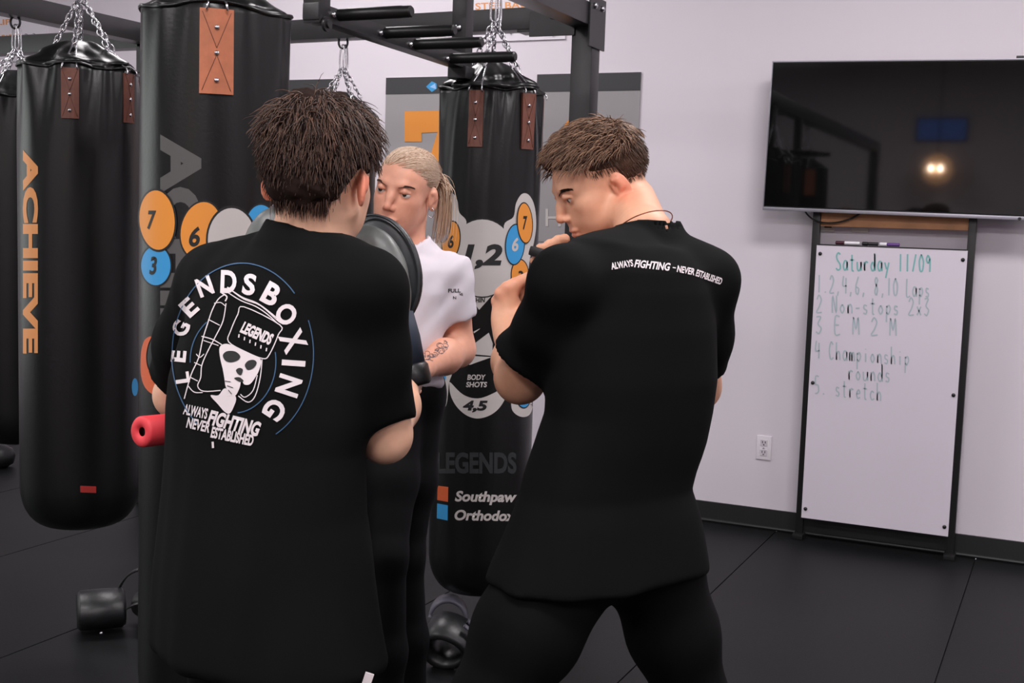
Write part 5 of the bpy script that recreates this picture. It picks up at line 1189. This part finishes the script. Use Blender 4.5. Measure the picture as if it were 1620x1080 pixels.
def shirtC(P):
    d = s_loft(P, ringsC, rC, fC, 2.2, 0.02)
    sh = smin(s_chain(P, [nbC-UZ*0.012, LsC+UZ*0.002], [0.046, 0.050], 0.02), s_chain(P, [nbC-UZ*0.012, RsC+UZ*0.002], [0.046, 0.050], 0.02), 0.03)
    d = smin(d, sh, 0.04)
    d = smin(d, sleeve(P, [LsC, W(715, 480, 3.045), LeC], [0.053, 0.053, 0.052], hemC, W(727, 556, 3.09)-W(714, 470, 3.04), 0.052), 0.03)
    d = smin(d, sleeve(P, [RsC, ReC], [0.053, 0.050], RsC*0.5+ReC*0.5, ReC-RsC, 0.051), 0.03)
    return neckline(P, d, nbC+UZ*0.016, UZ+0.45*fC, 0.0555, [HC[1]+RC@np.array([0, -0.03, -0.05]), nbC, nbC-UZ*0.05])
lo, hi = bbox([W(570, 620, 2.9), W(750, 380, 2.9), W(570, 620, 3.2), W(750, 620, 3.25), ReC], 0.06)
tsC = cloth('t_shirt', shirtC, lo, hi, 0.006, m_wcot, Cw, wr=0.0075, wsc=34, seed=33, dirn=(1, 1, 1.0))
bvC = bvh_of(tsC)
for s, x, y, w_, h_, rot in (('FULL', 718.5, 459.5, 20, 6.2, 0), ('VS', 729, 465.3, 5.5, 4, 0), ('N', 719, 470.8, 5, 4.6, 0)): decal('lettering', place(text2d(s, w_, h_, 0.03), x, y, rot), bvC, T_black, tsC, 0.0014, 4)
# tattoo on the forearm
bvb = bvh_of(bodyC); m_tat = mat('tattoo_ink', srgb(92, 74, 76), 0.55); rt = np.random.default_rng(3); tl_ = []
for i in range(26):
    t = i/25; x, y = 672+34*t+rt.uniform(-3, 3), 566-20*t+rt.uniform(-8, 9); a0 = rt.uniform(0, 6.28); rr = rt.uniform(2.2, 5.0)
    tl_.append(stroke(np.stack([x+rr*np.cos(np.linspace(a0, a0+4.2, 9)), y+0.8*rr*np.sin(np.linspace(a0, a0+4.2, 9))], 1), 0.9))
for v_ in tl_: pass
decal('tattoo', merge2d(tl_), bvb, m_tat, bodyC, 0.0006, 4)
wv = nrm(LwC-LeC)
wt_ = G().tube([LwC-wv*0.004+wv*t for t in (-0.011, -0.009, 0.009, 0.011)], [0.0255, 0.0285, 0.0285, 0.0255], 24).obj('wristwatch', m_plastic, Cw, smooth=True)
# hair pulled back
CC0, CC1 = srgb(164, 126, 98), srgb(238, 214, 190)
def capC(P):
    d = s_ell(P, (0, -0.014, 0.037), (0.0785, 0.1005, 0.0835))+0.0012*np.sin(P[:, 0]*520+6*vnoise(P, 40, 2))
    d = smax(d, -s_ell(P, (0, 0.100, -0.012), (0.082, 0.070, 0.098)), 0.008)
    zl = np.interp(P[:, 1], [-0.14, -0.07, -0.045, -0.02, 0.03, 0.08], [-0.05, -0.05, -0.03, 0.014, 0.016, 0.05]); return smax(d, zl-P[:, 2], 0.006)
hp = [cap_mesh(capC, srgb(172, 136, 108), 0.0028)]
tail = np.array([-0.040, -0.088, 0.030]); rg2 = np.random.default_rng(41)
def maskC(P):
    y, z = P[:, 1], P[:, 2]; zl = np.interp(y, [-0.12, -0.05, -0.02, 0.03, 0.06, 0.085], [-0.045, -0.03, 0.016, 0.02, 0.052, 0.072]); return z > zl
r_, n_ = sample_scalp(2400, maskC, 43, 0.004)
toT = tail-r_; dl = np.linalg.norm(toT, axis=1); D = toT/dl[:, None]+n_*0.25*np.clip(dl/0.15, 0, 1)[:, None]+rg2.normal(size=n_.shape)*0.04; D /= np.linalg.norm(D, axis=1, keepdims=True)
fl = lambda P: 1.2*(tail-P)/(np.linalg.norm(tail-P, axis=1, keepdims=True)+1e-6)
add_strands(hp, r_, D, 8, dl*1.05, (0, 0, 0), 0.0010, CC0, CC1, 44, keep=cranium_push(0.0045), flow=fl, taper=0.8)
# pony tail
nT = 420; r_ = tail+rg2.normal(size=(nT, 3))*np.array([0.010, 0.006, 0.010]); D = np.array([-0.55, -0.25, -0.1])+rg2.normal(size=(nT, 3))*0.16; D /= np.linalg.norm(D, axis=1, keepdims=True)
add_strands(hp, r_, D, 10, rg2.uniform(0.13, 0.19, nT), (-0.05, 0.3, -4.2), 0.0013, CC0, CC1, 45, curl=0.10, keep=cranium_push(0.01))
nT = 60; r_ = np.array([0.072, -0.02, 0.03])+rg2.normal(size=(nT, 3))*np.array([0.002, 0.006, 0.01]); D = np.tile(np.array([0.25, -0.1, -1.0]), (nT, 1))+rg2.normal(size=(nT, 3))*0.05; D /= np.linalg.norm(D, axis=1, keepdims=True)
add_strands(hp, r_, D, 8, rg2.uniform(0.12, 0.19, nT), (0, 0, -0.5), 0.0011, CC0, CC1, 46)
hp = [(unwarpF(v), f, c_) for v, f, c_ in hp]; hairobj(hp, HC, Cw)
bp = []; brows(bp, srgb(60, 40, 32), srgb(96, 66, 52), 51, 1.2, 200, 0.0022); bp = [(unwarpF(v), f, c_) for v, f, c_ in bp]; hairobj(bp, HC, Cw, 'eyebrows'); eyes(HC, Cw, mat('green_iris', srgb(62, 58, 40), 0.25), (0.12, 1, 0.02), (1.02, 1.02, 1.02))
# lashes / lid line
lp = []
for s in (-1, 1):
    t = np.linspace(0, 1, 26); P = np.stack([s*(0.0195+0.0265*t), 0.0893-0.009*(t-0.35)**2*4-0.003*t, 0.0058-0.015*(t-0.5)**2], 1); D = np.tile(np.array([0, 1.0, 0.5]), (26, 1)); D[:, 0] = s*(t-0.3); D /= np.linalg.norm(D, axis=1, keepdims=True)
    add_strands(lp, P, D, 3, np.full(26, 0.0055), (0, 0, 0.8), 0.0006, srgb(24, 18, 16), srgb(30, 22, 20), 5)
lp = [(unwarpF(v), f, c_) for v, f, c_ in lp]; hairobj(lp, HC, Cw, 'eyelashes')
e_ = HC[1]+RC@np.array([-0.070, -0.010, -0.046]); G().tube([e_+0.012*(RH*math.cos(t)*0.6+UZ*math.sin(t)) for t in np.linspace(0, 6.283, 18, endpoint=False)], 0.001, 6, closed=True).obj('earring', m_chrome, Cw, smooth=True)
# leggings
hlC, hrC = W(654, 640, 3.03), W(622, 640, 2.98); klC, krC = W(640, 880, 3.02), W(612, 880, 2.86); alC, arC = W(652, 1230, 3.10), W(606, 1230, 2.9); alC[2] = arC[2] = 0.09
def legC(P):
    d = smin(s_chain(P, [hlC, hlC*0.5+klC*0.5, klC, klC*0.6+alC*0.4, alC], [0.074, 0.066, 0.046, 0.048, 0.034], 0.03), s_chain(P, [hrC, hrC*0.5+krC*0.5, krC, krC*0.6+arC*0.4, arC], [0.074, 0.066, 0.046, 0.048, 0.034], 0.03), 0.012)
    return smin(d, s_chain(P, [hlC+UZ*0.05, hrC+UZ*0.05], [0.074, 0.074]), 0.05)
lo, hi = bbox([hlC+UZ*0.1, hrC+UZ*0.1, klC, krC, alC, arC], 0.1); lo[2] = 0.03
cloth('leggings', legC, lo, hi, 0.008, m_legg, Cw, wr=0.001, wsc=20, seed=61)
shoe(alC, dirphi(-150), Cw); shoe(arC, dirphi(-130), Cw)
